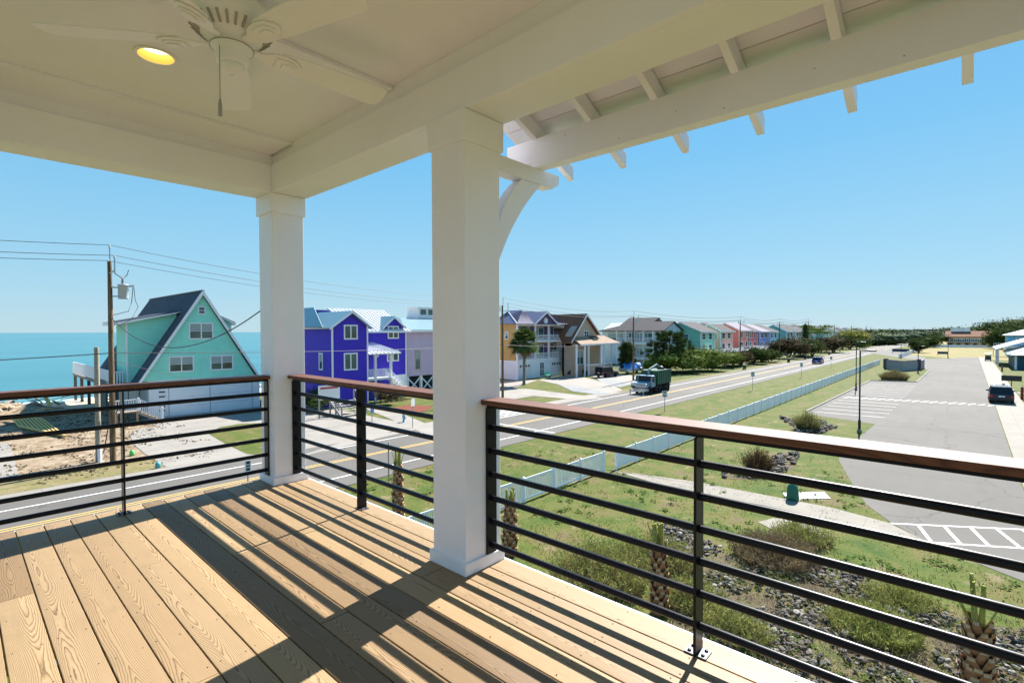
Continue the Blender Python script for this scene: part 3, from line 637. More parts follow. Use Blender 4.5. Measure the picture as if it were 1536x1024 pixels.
# ================================================================ BUILDINGS
def paint(n,c,sd=.16): return M('siding_'+n,c,.65,.07,1.2,siding=sd)
TEAL=paint('teal',(.27,.76,.62)); PURP=paint('purple',(.045,.02,.50)); PINK=paint('lilac',(.58,.44,.58)); OCHR=paint('ochre',(.50,.31,.09)); TAN=paint('tan',(.48,.36,.27))
HWHT=M('house_white',(.70,.72,.74),.6,.05,1.); TRIM=M('trim_white',(.78,.78,.79),.5,.04,1.); BLUEW=paint('pale_blue',(.52,.62,.66)); MAUV=M('mauve_wall',(.12,.07,.16),.7,.1,2.)
SHG=M('shingle_slate',(.085,.10,.12),.85,.18,1.,shingle=.45,spec=.08); SHB=M('shingle_brown',(.23,.105,.06),.85,.25,1.,shingle=.45,spec=.08); SHT=M('shingle_tan',(.34,.25,.18),.85,.15,1.,shingle=.45,spec=.08); SHGR=M('shingle_grey',(.085,.078,.078),.85,.15,1.,shingle=.45,spec=.08)
MET=flat('roof_metal_white',(.62,.63,.64),.3,.0,.6); METB=flat('roof_metal_blue',(.22,.33,.36),.3,.1,.6); METP=flat('roof_metal_plum',(.16,.14,.20),.3,.1,.6)
def glassm():
    m,t,b=base('window_glass',.06,0,.9); v=coords(t); t.links.new(ramp(t,noi(t,v,.35,2),[(.35,(.015,.03,.035)),(.65,(.06,.13,.13))]),b.inputs['Base Color']); return m
GLASS=glassm(); BLIND=M('window_blind',(.30,.36,.34),.6,.1,2.)
def window(par,face,u0,u1,z0,z1,pos,out,div=2,fw=.11,half=True,name='window',sash=True,trim=None):
    """face 'y' = on plane y=pos (u along X), 'x' = plane x=pos (u along Y); out = outward sign. recessed pane, proud frame"""
    if u0>u1:u0,u1=u1,u0
    if z0>z1:z0,z1=z1,z0
    def B(s,a,b_,c,d,e0,e1):
        e0,e1=pos+out*e0,pos+out*e1
        if face=='y': s.box(a,b_,e0,e1,c,d)
        else: s.box(e0,e1,a,b_,c,d)
    s=MB(); B(s,u0-fw,u1+fw,z1,z1+fw,-.01,.05); B(s,u0-fw,u1+fw,z0-fw,z0,-.01,.07); B(s,u0-fw,u0,z0,z1,-.01,.05); B(s,u1,u1+fw,z0,z1,-.01,.05)
    for k in range(1,div): c=u0+(u1-u0)*k/div; B(s,c-fw*.45,c+fw*.45,z0,z1,-.01,.05)
    if sash: 
        for k in range(div): a=u0+(u1-u0)*k/div; c=u0+(u1-u0)*(k+1)/div; B(s,a,c,(z0+z1)/2-.025,(z0+z1)/2+.025,-.005,.03)
    w_=s.build(name,trim or TRIM,par)
    s=MB(); B(s,u0,u1,z0,z1,.002,.012); s.build('pane',GLASS,w_)
    if half:
        s=MB(); B(s,u0,u1,z0+(z1-z0)*.55,z1,.013,.016); s.build('blind',BLIND,w_)
    return w_
def wpx(par,face,px0,py0,px1,py1,pos,out,**k):
    f=FY if face=='y' else FX
    a=f(px0,(py0+py1)/2,pos)[0];b_=f(px1,(py0+py1)/2,pos)[0]; z0=f((px0+px1)/2,py1,pos)[1]; z1=f((px0+px1)/2,py0,pos)[1]
    return window(par,face,a,b_,z0,z1,pos,out,**k)
def rail(s,p,q,h=1.0,sp=.14,th=.03):
    p=Vector(p);q=Vector(q);L=(q-p).length; n=max(2,int(L/sp)); up=Vector((0,0,1))
    s.bar(p+up*h,q+up*h,.08,.07); s.bar(p+up*.12,q+up*.12,.05,.07)
    d=(q-p); dd=Vector((d.x,d.y,0)).normalized()
    for i in range(n+1):
        c=p.lerp(q,i/n); s.bar(c+up*.12,c+up*h,th,th,up=(dd.x,dd.y,0))
def seams(s,quad,pitch=.55,h=.05):
    """ridge ribs running from edge q0q1 to edge q3q2"""
    a,b_,c,d=[Vector(p) for p in quad]; n=max(2,int((b_-a).length/pitch))
    for i in range(n+1):
        p=a.lerp(b_,i/n);q=d.lerp(c,i/n); 
        if (p-q).length>.05: s.bar(p+Vector((0,0,h*.5)),q+Vector((0,0,h*.5)),.05,h)
# ---------- teal A-frame
Y=57.7; hx0,hx1=12.45,FY(390,600,Y)[0]
ax_,az_=FY(302.6,434.5,Y); lx,lz=FY(211,571,Y); rx_,rz_=FY(386,561.5,Y); zb_=min(lz,rz_); lx=ax_-(rx_-ax_)*1.02; lz=rz_=zb_
Yb=FX(225.7,447.5,ax_)[0]
h=thing('beach_house','teal A-frame house with slate roof and white garage walls under it','house',(ax_,(Y+Yb)/2,0))
s=MB(); s.prism([(lx+.3,zb_),(rx_-.3,zb_),(ax_,az_-.45)],'y',Y,Yb-.3); s.build('gable_wall',TEAL,h)
s=MB(); s.box(hx0,hx1,Y+.05,Yb-2,0,zb_-.01); s.build('garage_wall',HWHT,h)
s=MB()
for sgn,(ex,ez) in ((-1,(lx-.35,zb_-.45)),(1,(rx_+.35,zb_-.45))):
    s.slab([(ax_,Y-.35,az_),(ax_,Yb,az_),(ex,Yb,ez),(ex,Y-.35,ez)],.22)
s.build('roof',SHG,h)
s=MB()
for ex,ez in ((lx-.35,zb_-.45),(rx_+.35,zb_-.45)): s.bar((ax_,Y-.38,az_-.12),(ex,Y-.38,ez-.12),.06,.30,up=(0,1,0)) if 0 else s.prism([(ax_,az_-.02),(ex,ez-.02),(ex,ez-.42),(ax_,az_-.52)],'y',Y-.42,Y-.352)
s.build('barge_board',TRIM,h)
# shed dormers
dY0=60.; dx,dz=FY(189.8,483.4,dY0); Yd1=FX(174.5,500,dx)[0]
jx,jz=FY(256,470.3,dY0)
def dormer(sg):
    global dx,dz,jx,jz
    if sg>0: dx=2*ax_-FY(346,484,dY0)[0]; dz=FY(346,482,dY0)[1]; 
    fx=lambda x: x if sg<0 else 2*ax_-x
    s=MB(); pts=[(fx(dx),zb_-.3),(fx(dx),dz),(fx(jx),jz),(fx(lx+1.0),zb_-.3)]
    s.prism([(fx(dx),zb_-.2),(fx(dx),dz-.05),(fx(jx+.5),jz),(fx(jx+.5),zb_)],'y',dY0,Yd1); s.build('dormer_wall',TEAL,h)
    s=MB(); tx_,tz_=FY(171,482.5,dY0-.3) if sg<0 else (2*ax_-FY(352,484,dY0-.3)[0],FY(352,483,dY0-.3)[1]); s.slab([(fx(tx_),dY0-.45,tz_),(fx(tx_),Yd1+.4,tz_),(fx(jx+.9),Yd1+.4,jz+.35),(fx(jx+.9),dY0-.45,jz+.35)],.10); s.build('dormer_roof',SHG,h)
    s=MB(); s.prism([(fx(tx_),tz_-.08),(fx(tx_),tz_-.34),(fx(jx+.3),jz-.02),(fx(jx+.9),jz+.24)],'y',dY0-.5,dY0-.42)
    s.box(fx(tx_)-.03,fx(tx_)+.03,dY0-.5,Yd1+.4,tz_-.34,tz_-.02); s.box(fx(dx)-.06,fx(dx)+.06,dY0-.05,dY0+.1,zb_-.2,dz-.1); s.build('dormer_trim',TRIM,h)
dormer(-1); dormer(1)
wpx(h,'x',184,493,187,503.5,dx,-1,div=1,half=False)
wpx(h,'y',285,485.5,318,507,Y,-1); wpx(h,'y',255,535.5,289,556,Y,-1); wpx(h,'y',317,534,348,553,Y,-1)
wpx(h,'y',298.5,461,306.5,470,Y,-1,div=1,half=False,name='gable_vent',trim=HWHT)
s=MB()
for px in (253.5,315.5,378.5): x=FY(px,600,Y)[0]; s.box(x-.025,x+.025,Y+.02,Y+.06,.05,zb_-.1)
for z in (.9,1.8): s.box(hx0+3.2,hx1-.6,Y+.035,Y+.06,z,z+.02)
s.build('door_joints',flat('joint_grey',(.25,.28,.32),.7),h)
s=MB(); x0=FY(238.7,600,Y)[0]
for pz in (588,595,610,616): z=FY(240,pz,Y)[1]; s.box(x0,x0+.5,Y+.03,Y+.06,z-.07,z+.07)
s.build('vent_windows',BLK,h)
s=MB()
for k in range(6): s.box(12.2-.0,13.4,Y-2.+.0,Y-1.9+k*.0,0,.0+.001)
s=MB(); sx0,sx1=9.4,12.35
s.box(sx0,11.2,Y-2.2,Y-.4,1.0,1.12)
for k in range(6): s.box(11.25+k*.28,11.6+k*.28,Y-2.2,Y-1.0,.86-k*.16,.90-k*.16)
s.prism([(11.2,1.08),(13.0,.05),(12.7,.02),(11.2,.85)],'y',Y-2.25,Y-2.19)
for x in (9.6,11.1): s.box(x-.08,x+.08,Y-2.2,Y-2.04,0,1.)
s.build('steps',M('pine_step',(.36,.26,.18),.8,.2),h)
s=MB(); rail(s,(sx0,Y-2.2,1.12),(11.2,Y-2.2,1.12),1.05,.17,.05); rail(s,(11.2,Y-2.2,1.12),(13.0,Y-2.2,.1),1.05,.17,.05)
for x in (9.4,11.2,13.0): s.box(x-.09,x+.09,Y-2.29,Y-2.11,.05 if x>12 else 1.1,(1.3 if x>12 else 2.3))
s.build('stair_railing',TRIM,h)
s=MB()
for k in range(11): s.box(9.2,10.3,Y-.3+k*.27,Y-.0+k*.27,1.1+k*.24,1.16+k*.24)
s.box(9.15,9.2,Y-.3,Y+2.9,1.0,3.9); s.build('side_stair',flat('stair_dark',(.05,.07,.08),.7),h)
DY0=61.; DX,dt_=FY(170,557,DY0); dz_=dt_-1.45; DY1=FX(109,545,DX)[0]
s=MB(); s.box(DX,lx+.4,DY0,DY1,dz_-.28,dz_); s.build('rear_deck',M('deck_grey_wood',(.20,.18,.15),.8,.2),h)
for x in (DX+.2,DX+2.2):
    for k in range(6):
        y=DY0+.2+k*(DY1-DY0-.4)/5; s=MB(); s.box(x-.14,x+.14,y-.14,y+.14,-.6,dz_-.28); s.build('pile',M('pile_wood',(.10,.085,.07),.85,.2),h)
s=MB(); rail(s,(DX+.05,DY0+.05,dz_),(lx+.3,DY0+.05,dz_),1.4,.2,.12); rail(s,(DX+.05,DY0+.05,dz_),(DX+.05,DY1-.05,dz_),1.4,.2,.14); s.build('deck_railing_panels',TRIM,h)
# ---------- purple house
Y=50.6; x0=FY(499,560,Y)[0]; x1=FY(551.5,560,Y)[0]; ze=FY(499,486.5,Y)[1]; axx,azz=FY(526.5,466.,Y); Yb=FX(418,500,x0)[0]
h=thing('beach_house','deep purple-blue house with pale metal roof and white corner trim','house',(x0+3,Y+4,0))
s=MB(); s.prism([(x0,0),(x1,0),(x1,ze-.1),((x0+x1)/2,azz-.35),(x0,ze-.1)],'y',Y,Y+5); s.box(x0+.002,x1,Y+5,Yb,0,ze); s.build('front_wall',PURP,h)
s=MB(); xm=(x0+x1)/2
for ex in (x0-.55,x1+.55): s.slab([(xm,Y-.5,azz),(xm,Y+7,azz),(ex,Y+7,ze-.35),(ex,Y-.5,ze-.35)],.16)
ry0=FY(484,462,Y+5); rz0=azz+.55
s.slab([(xm-1.,Y+6.3,rz0),(xm-1.,Yb-3.,rz0),(x0-.6,Yb+.6,ze-.25),(x0-.6,Y+1.,ze-.25)],.12)
s.slab([(xm-1.,Yb-3.,rz0),(x1+3,Yb-3,rz0),(x1+6.5,Yb+.6,ze-.25),(x0-.6,Yb+.6,ze-.25)],.12)
s.build('front_roof',METB,h)
W=Y+2.6; wx1=FY(609,520,W)[0]; wz=FY(580,495,W)[1]
s=MB(); s.box(x1+.001,wx1,W,Yb-.01,0,wz); s.build('wing_wall',PURP,h)
t1=(x1+1.,W+4.2,FY(545,464,W+4.2)[1]); t2=(FY(576,475.5,W+4.2)[0],W+4.2,FY(545,464,W+4.2)[1]-.05)
q=[(x1-1.2,W+4.2,t1[2]),(t2[0],W+4.2,t1[2]),(wx1+.6,W-.5,wz-.12),(x1+.05,W-.5,wz-.12)]
s=MB(); s.slab(q,.12); seams(s,[q[3],q[2],q[1],q[0]],.5,.09); s.slab([(t2[0],W+4.2,t1[2]-.01),(t2[0],Yb-1,t1[2]-.01),(wx1+.6,Yb,wz-.12),(wx1+.6,W-.5,wz-.12)],.12); s.build('wing_roof',MET,h)
s=MB(); a=FY(581,500,W-.05)[0]-.3; c=FY(598.5,500,W-.05)[0]+.3; tz=FY(590,489,W)[1]; pk=tz+1.1; am=(a+c)/2
s.prism([(a,wz-.3),(c,wz-.3),(c,tz+.2),(am,pk),(a,tz+.2)],'y',W-.06,W+3); s.build('dormer_wall',PURP,h)
s=MB()
for ex in (a-.55,c+.55): s.slab([(am,W-.4,pk+.15),(am,W+3.2,pk+.15),(ex,W+3.2,tz-.15),(ex,W-.4,tz-.15)],.12)
s.build('dormer_roof',METB,h)
s=MB()
for (ya,mx,hz,e0,e1,ez) in ((Y-.53,xm,azz,x0-.55,x1+.55,ze-.35),(W-.43,am,pk+.15,a-.55,c+.55,tz-.15)):
    for ex in (e0,e1): s.prism([(mx,hz-.02),(ex,ez-.02),(ex,ez-.24),(mx,hz-.26)],'y',ya-.03,ya+.029)
for x in (x0,x1): s.box(x-.09,x+.09,Y-.03,Y+.06,0,ze-.1)
s.box(x0-.03,x0+.05,Y+.1,Yb,ze-.22,ze-.02); s.box(wx1-.1,wx1+.06,W-.04,W+.1,0,wz); s.box(x1+.1,wx1+.5,W-.56,W-.5,wz-.32,wz-.1); s.tube([(x1+.35,W-.15,wz-.2),(x1+.35,W-.12,wz-2.6)],.06,6); s.build('trim_boards',TRIM,h)
wpx(h,'y',517.5,489,534.5,507,Y,-1,fw=.15,half=False,sash=False); wpx(h,'y',517.5,531,534.5,553,Y,-1,fw=.15,half=False,sash=False); wpx(h,'x',479.5,531,483.5,553,x0,-1,div=1,fw=.14)
wpx(h,'y',583,490.5,596.5,506,W-.06,-1,fw=.15,half=False,sash=False); wpx(h,'y',582,527,596.5,540,W,-1,fw=.15,half=False,sash=False); wpx(h,'y',561,529,566,534,W,-1,div=1,fw=.12,half=False)
pz=FY(570,566,Y+.6)[1]; px1_=FY(588,560,Y+.4)[0]; pt=FY(570,530,Y+.4)[1]
s=MB(); s.box(x1+.1,px1_,Y+.3,W-.01,pz-.25,pz); s.build('porch_floor',TRIM,h)
s=MB(); q=[(x1+.12,Y-.1,pt+.02),(px1_+1.,Y-.1,pt+.02),(px1_-1.3,W-.05,pt+1.25),(x1+.12,W-.05,pt+1.25)]; s.slab(q,.14); seams(s,[q[0],q[1],q[2],q[3]],.5,.09); s.build('porch_roof',MET,h)
s=MB()
for x in (x1+1.3,px1_-.1): s.box(x-.13,x+.13,Y+.35,Y+.6,0,pt+.05)
rail(s,(x1+.2,Y+.45,pz),(x1+3.,Y+.45,pz),1.0,.15,.05); rail(s,(x1+3.1,Y+.45,pz),(px1_+1.6,Y-.9,.4),1.0,.15,.05); rail(s,(x1+3.1,Y+1.5,pz),(px1_+1.6,Y+.3,.4),1.0,.15,.05)
for k in range(9): u=k/9; s.box(x1+3.1+u*3.2,x1+3.5+u*3.2,Y-.6,Y+1.4,pz-.1-u*(pz-.3),pz-.02-u*(pz-.3))
s.build('porch_stair_railing',TRIM,h)
s=MB(); s.box(FY(590,560,W)[0],wx1-.15,W-.05,W-.01,0,FY(600,561.5,W)[1]); s.build('garage_door',HWHT,h)
# wooden steps + ground clutter in front of the purple house
ws=thing('wooden_steps','weathered wooden steps with handrails in front of the purple house','steps',(25.3,43.5,0))
s=MB(); sx,sy=G(517,626)
for k in range(7): s.box(sx-.2-k*.0,sx+2.2,sy+k*.32,sy+.3+k*.32,.12+k*.19,.18+k*.19)
s.build('treads',M('weathered_tread',(.42,.38,.33),.85,.2),ws)
s=MB()
for x in (sx-.3,sx+2.3):
    s.prism([(sy-.2,0),(sy+.2,0),(sy+2.4,1.3),(sy+2.2,1.5)],'x',x-.04,x+.04); s.bar((x,sy,1.05),(x,sy+2.3,2.5),.07,.1)
    for u in (0,.5,1): s.box(x-.06,x+.06,sy+u*2.2-.06,sy+u*2.2+.06,0,1.05+u*1.4)
s.build('handrails',M('weathered_rail',(.33,.30,.27),.85,.2),ws)
s=MB(); x,y=G(479,628); s.box(x-.06,x+.06,y-.06,y+.06,0,1.9); r=s.build('notice_board',M('weathered_rail',(.33,.30,.27)),None,'pale notice board on posts left of the wooden steps','sign')
s=MB(); s.box(x-.1,x+2.1,y-.05,y-.01,1.75,3.1); s.build('board_panel',SGNW,r); s=MB(); s.box(x+.1,x+1.9,y-.06,y-.051,2.75,2.95); s.build('red_heading',flat('faded_red',(.45,.06,.07)),r)
s=MB(); s.box(x+1.9,x+2.02,y-.06,y+.06,0,1.75); s.build('board_post',M('weathered_rail',(.33,.30,.27)),r)
# ---------- lilac stilt house
Y=54.; x0=FY(610,520,Y)[0]; x1=FY(738,520,Y)[0]; zt=FY(640,494.5,Y)[1]; zl=FY(630,563,Y)[1]
h=thing('beach_house','pale lilac house on braced stilts with a small white rooftop cupola','house',((x0+x1)/2,Y+5,0))
s=MB(); s.box(x0,x1,Y,Y+12,zl,zt); s.build('wall',PINK,h)
s=MB(); q=FY(626,486,Y+4); s.slab([(x0-.4,Y-.4,zt),(x1+.4,Y-.4,zt),(x1-3,Y+5,zt+1.7),(x0+2.6,Y+5,zt+1.7)],.15); s.slab([(x0-.4,Y-.4,zt),(x0+2.6,Y+5,zt+1.7),(x0+2.6,Y+8,zt+1.7),(x0-.4,Y+12.4,zt)],.15); s.slab([(x0+2.6,Y+5,zt+1.7),(x1-3,Y+5,zt+1.7),(x1-3,Y+8,zt+1.7),(x0+2.6,Y+8,zt+1.7)],.1); s.build('roof',METB,h)
s=MB(); s.box(x0-.42,x1+.4,Y-.45,Y-.38,zt-.3,zt+.02); s.build('fascia',TRIM,h)
s=MB(); c0=FY(627,480,Y+5.2)[0]; s.box(c0,c0+4.6,Y+5.2,Y+7.8,zt+1.5,zt+3.3); s.slab([(c0-.6,Y+4.6,zt+3.3),(c0+5.2,Y+4.6,zt+3.3),(c0+5.2,Y+8.2,zt+3.5),(c0-.6,Y+8.2,zt+3.5)],.1); c=s.build('cupola',TRIM,h)
for k in range(3): window(h,'y',c0+.4+k*1.4,c0+1.5+k*1.4,zt+2.2,zt+3.,Y+5.2,-1,div=1,half=False,sash=False,fw=.08)
s=MB(); 
for px in (622,): wpx(h,'y',623.5,526,629.5,553,Y,-1,div=1,fw=.1,trim=M('tan_trim',(.45,.33,.22)))
n=8
for k in range(n): x=x0+.2+k*(x1-x0-.4)/(n-1); s.box(x-.16,x+.16,Y+.05,Y+.37,0,zl)
for k in range(n-1):
    xa=x0+.2+k*(x1-x0-.4)/(n-1); xb_=xa+(x1-x0-.4)/(n-1); s.bar((xa,Y+.2,.2),(xb_,Y+.2,zl-.1),.08,.16); s.bar((xa,Y+.3,zl-.1),(xb_,Y+.3,.2),.08,.16)
s.build('stilts',TRIM,h)
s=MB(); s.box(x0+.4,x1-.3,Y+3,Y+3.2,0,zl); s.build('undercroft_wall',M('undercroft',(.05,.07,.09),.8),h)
# ---------- ochre and white house with balconies
Y=56.4; x0=FY(776,540,Y)[0]; x1=FY(846,540,Y)[0]; Yb=FX(747,500,x0)[0]+1; zt=FY(800,485.5,Y)[1]; zo=FY(776,542,Y)[1]
h=thing('beach_house','three storey white house with ochre side wall, two balconies and plum metal roof','house',((x0+x1)/2,Y+5,0))
s=MB(); s.box(x0,x1,Y,Yb,0,zo-.01); s.build('ground_floor',HWHT,h)
s=MB(); s.box(x0,x1,Y+1.6,Yb,zo,zt); s.build('upper_wall',[OCHR],h)
s=MB(); s.box(x0+.02,x1-.02,Y+1.57,Y+1.6-.002,zo+.02,zt-.02); s.build('balcony_wall',M('warm_wall',(.40,.30,.24),.7,.1),h)
s=MB(); s.box(x0-.004,x0+.14,Y+.2,Y+1.6,zo,zt); s.build('side_return',OCHR,h)
s=MB(); s.box(x0-.05,x0+.2,Y-.05,Y+.2,0,zt); s.box(x1-.25,x1+.02,Y-.04,Y+1.6,0,zt)
for px in (803.5,823.5): x=FY(px,510,Y)[0]; s.box(x-.13,x+.13,Y-.02,Y+.24,zo,zt)
z2=FY(800,511,Y)[1]; zf=zo
s.box(x0+.05,x1+.02,Y-.03,Y+1.58,z2-.28,z2); s.box(x0+.05,x1+.02,Y-.06,Y+1.58,zf-.05,zf+.22); s.box(x0,x1+.1,Y-.08,Y+.1,zt-.35,zt-.02); s.box(x0-.03,x0+.0,Y+.05,Yb,zo-.14,zo+.1)
s.build('balcony_frame',TRIM,h)
s=MB()
for z in (zf+.22,z2):
    rail(s,(x0+.3,Y+.06,z),(x1-.1,Y+.06,z),1.0,.13,.03)
s.build('balcony_railing',TRIM,h)
for z in (zf+.25,z2+.05):
    xs_=[FY(p,510,Y+1.57)[0] for p in (782.,790,800,806,816.5,821,827,833,842)]
    for a,c,kind in ((xs_[0],xs_[1]-.1,0),(xs_[1],xs_[2]-1.2,1),(xs_[2]-1.1,xs_[2]+.2,0),(xs_[3]+.3,xs_[4]-.3,1),(xs_[4]-.2,xs_[5],0),(xs_[6]-.1,xs_[7]-.7,0),(xs_[7]-.6,xs_[7]+.5,1),(xs_[7]+.6,xs_[8],0)):
        if kind: window(h,'y',a,c,z+.35,z+2.25,Y+1.57,-1,div=1,half=False,fw=.12)
        else:
            s=MB(); s.box(a,c,Y+1.52,Y+1.565,z+.1,z+2.4); s.build('shutter_panel',MAUV,h)
rx0=FY(768,467.8,Y+5)[0]; rz_=FY(790,467,Y+5)[1]; apx,apz=FY(817,467,Y-.3); gl=FY(799,484.5,Y)[0]; gr=FY(833,484.5,Y)[0]; am=(gl+gr)/2
s=MB(); q=[(x0-.6,Y-.5,zt),(x1+.6,Y-.5,zt),(x1-3.,Y+5,rz_),(x0+3.0,Y+5,rz_)]; s.slab(q,.12); seams(s,q,.6,.08)
q=[(x0-.6,Y-.5,zt),(x0+3.,Y+5,rz_),(x0+3.,Yb-4,rz_),(x0-.6,Yb+.5,zt)]; s.slab(q,.12)
s.slab([(x1+.6,Y-.5,zt),(x1+.6,Yb+.5,zt),(x1-3,Yb-4,rz_),(x1-3,Y+5,rz_)],.12)
for ex in (gl-.3,gr+.3): s.slab([(am,Y-.6,apz),(am,Y+5,apz),(ex,Y+5,zt-.05),(ex,Y-.6,zt-.05)],.12)
s.build('roof',METP,h)
s=MB(); s.prism([(gl,zt),(gr,zt),(am,apz-.25)],'y',Y-.3,Y+2); s.build('front_gable',MAUV,h)
s=MB()
for ex in (gl-.3,gr+.3): s.prism([(am,apz-.02),(ex,zt-.08),(ex,zt-.36),(am,apz-.3)],'y',Y-.66,Y-.6)
s.bar((x0-.6,Y-.5,zt+.02),(x0+3.,Y+5,rz_+.02),.16,.08); s.lathe([(.55,-.03),(.55,.03)],(am,Y-.34,zt+.55),16,axis='y'); s.build('roof_trim',TRIM,h)
wpx(h,'x',758,498,762,508,x0,-1,div=1,fw=.1)
s=MB(); 
for a,c in ((779,797),(826,842)): xa,xc=FY(a,560,Y)[0],FY(c,560,Y)[0]; s=MB(); s.box(xa,xc,Y-.03,Y-.002,.05,2.6); s.build('garage_door',M('garage_white',(.62,.64,.66),.6,.05),h)
s=MB()
for a in (779.5,783.5,788,792,828,831,835,838.5): xa=FY(a,546,Y)[0]; s.box(xa,xa+.4,Y-.05,Y-.031,2.05,2.4)
s.build('garage_window',BLK,h); window(h,'y',FY(810,556,Y)[0],FY(815.5,556,Y)[0],.3,2.6,Y,-1,div=2,half=False)
c=thing('garden_bench','small green bench outside the white house garage','bench',(*G(822,566),0)); x,y=G(822,566)
s=MB(); s.box(x-.7,x+.7,y-.25,y+.2,.42,.48); s.build('seat',flat('green_plastic',(.12,.42,.30),.5),c); s=MB(); s.box(x-.7,x+.7,y+.2,y+.26,.48,1.0); s.build('backrest',MATS['green_plastic'],c)
for q in (-.6,.6): s=MB(); s.box(x+q-.04,x+q+.04,y-.2,y+.2,0,.42); s.build('leg',MATS['green_plastic'],c)
# ---------- tan cottage
Y=52.5; x0=FY(863.5,540,Y)[0]; x1=FY(901,540,Y)[0]; x2=FY(918,540,Y)[0]; apx,apz=FY(882.5,470.5,Y+.8); ze=FY(865,515,Y)[1]; zg=FY(863,502,Y+.8)[1]; Yb=FX(846,520,x0)[0]; yr=FX(824,472.5,(x0+x1)/2)[0]
h=thing('beach_house','tan gabled cottage with brown shingle roof, skylight and deep front porch','house',((x0+x1)/2,Y+5,0))
xm=(x0+x1)/2; zr=FY(882.5,470.5,Y+.8)[1]
s=MB(); s.box(x0,x2,Y+3,Yb,0,ze); s.prism([(x0,ze-.5),(x1,ze-.5),(x1,zg),(xm,zr-.4),(x0,zg)],'y',Y+.9,Yb-.3); s.box(x0,x0+3.,Y+.2,Y+3,0,ze); s.build('wall',TAN,h)
s=MB()
s.slab([(xm,Y+.3,zr),(xm,yr,zr),(x0-1.1,yr-7,ze+.1),(x0-1.1,Y+.3,ze+.1)],.18); s.slab([(xm,Y+.3,zr),(xm,Yb,zr),(x1+.6,Yb,zg),(x1+.6,Y+.3,zg)],.18); s.build('roof',SHB,h)
s=MB(); s.slab([(x0-.5,Y-1.4,ze-.1),(x2+.9,Y-1.4,ze-.1),(x2-1.2,Y+1.2,ze+1.35),(x0,Y+1.2,ze+1.35)],.14); s.slab([(x2+.9,Y-1.4,ze-.1),(x2+.9,Y+8,ze-.1),(x2-1.2,Y+8,ze+1.35),(x2-1.2,Y+1.2,ze+1.35)],.14); s.build('porch_roof',SHT,h)
s=MB()
for ex,ez in ((x0-.9,ze+.35),(x1+.6,zg)): s.prism([(xm,zr-.02),(ex,ez-.02),(ex,ez-.34),(xm,zr-.4)],'y',Y+.22,Y+.29)
s.box(x0-.5,x2+.9,Y-1.46,Y-1.4,ze-.38,ze-.08)
for px in (865,877.5,883,901.5,906,917): x=FY(px,540,Y-1.2)[0]; s.box(x-.13,x+.13,Y-1.3,Y-1.05,0,ze-.2)
s.box(FY(877,545,Y-1.2)[0],FY(918,545,Y-1.2)[0],Y-1.25,Y-1.1,1.9,2.1); s.build('porch_posts',TRIM,h)
s=MB(); s.box(FY(884,545,Y-1.2)[0],FY(918,545,Y-1.2)[0],Y-1.22,Y-1.12,0,1.9); s.build('porch_wall',TAN,h)
s=MB(); a=(xm+1.2,Y-.1); s.slab([(a[0],Y-.3,ze+.62),(a[0]+1.6,Y-.3,ze+.62),(a[0]+1.6,Y+.8,ze+1.25),(a[0],Y+.8,ze+1.25)],-.12); s.build('skylight',GLASS,h)
window(h,'y',x0+.6,x0+2.6,2.2,4.6,Y+.2,-1,fw=.12); window(h,'y',x1-2.5,x1-.8,2.,4.4,Y+3,-1); window(h,'x',Y+4,Y+6.4,2.2,4.6,x0,-1); wpx(h,'y',876.5,497,882.5,505,Y+.9,-1,div=2,half=False)
# ---------- pale blue apartment block
Y=52.5; x0=FY(996,520,Y)[0]; x1=FY(1022,520,Y)[0]; Yb=FX(903,500,x0)[0]; ze=FX(950,495.3,x0)[1]; apz=FY(1010,481.5,Y)[1]
h=thing('apartment_block','long pale blue beach apartment block with grey roof and two balcony levels','building',(x0+6,(Y+Yb)/2,0))
s=MB(); s.prism([(x0,0),(x1,0),(x1,ze),((x0+x1)/2,apz-.3),(x0,ze)],'y',Y,Yb); s.build('wall',BLUEW,h)
xm=(x0+x1)/2; s=MB(); s.slab([(xm,Y-.4,apz),(xm,Yb-7,apz),(x0-.9,Yb+.7,ze-.1),(x0-.9,Y-.4,ze-.1)],.2); s.slab([(xm,Y-.4,apz),(xm,Yb-7,apz),(x1+.9,Yb+.7,ze-.1),(x1+.9,Y-.4,ze-.1)],.2); s.slab([(xm,Yb-7,apz),(x1+.9,Yb+.7,ze-.1),(x0-.9,Yb+.7,ze-.1)],.2)
y2=FX(980,480,xm)[0]; y3=FX(935,480,xm)[0]; s.prism([(xm-3,apz-1.4),(xm+8,apz-1.4),(xm+3,apz+1.05)],'y',y2,y3); s.build('roof',SHGR,h)
yb0=FX(984,520,x0)[0]; yb1=FX(929,520,x0)[0]
s=MB()
zs=[FX(950,515,x0)[1],FX(950,537.5,x0)[1]]
for z in zs: s.box(x0-1.6,x0-.001,yb0,yb1,z-.1,z+.25)
for k in range(5): y=yb0+.1+k*(yb1-yb0-.2)/4; s.box(x0-1.55,x0-1.35,y-.1,y+.1,0,ze-.15)
s.build('balcony_slabs',TRIM,h)
s=MB()
for z in zs: rail(s,(x0-1.5,yb0,z+.25),(x0-1.5,yb1,z+.25),1.1,.16,.05)
s.build('balcony_railing',TRIM,h)
for z in zs:
    for u in (.08,.3,.52,.74): y=yb0+(yb1-yb0)*u; window(h,'x',y,y+2.6,z+.5,z+2.5,x0,-1,half=u in(.3,.74))
window(h,'x',Yb-4.6,Yb-2.0,ze-2.9,ze-1.0,x0,-1,trim=flat('green_trim',(.10,.22,.2))); wpx(h,'y',1011,498.5,1016,504,Y,-1,div=1,half=False)
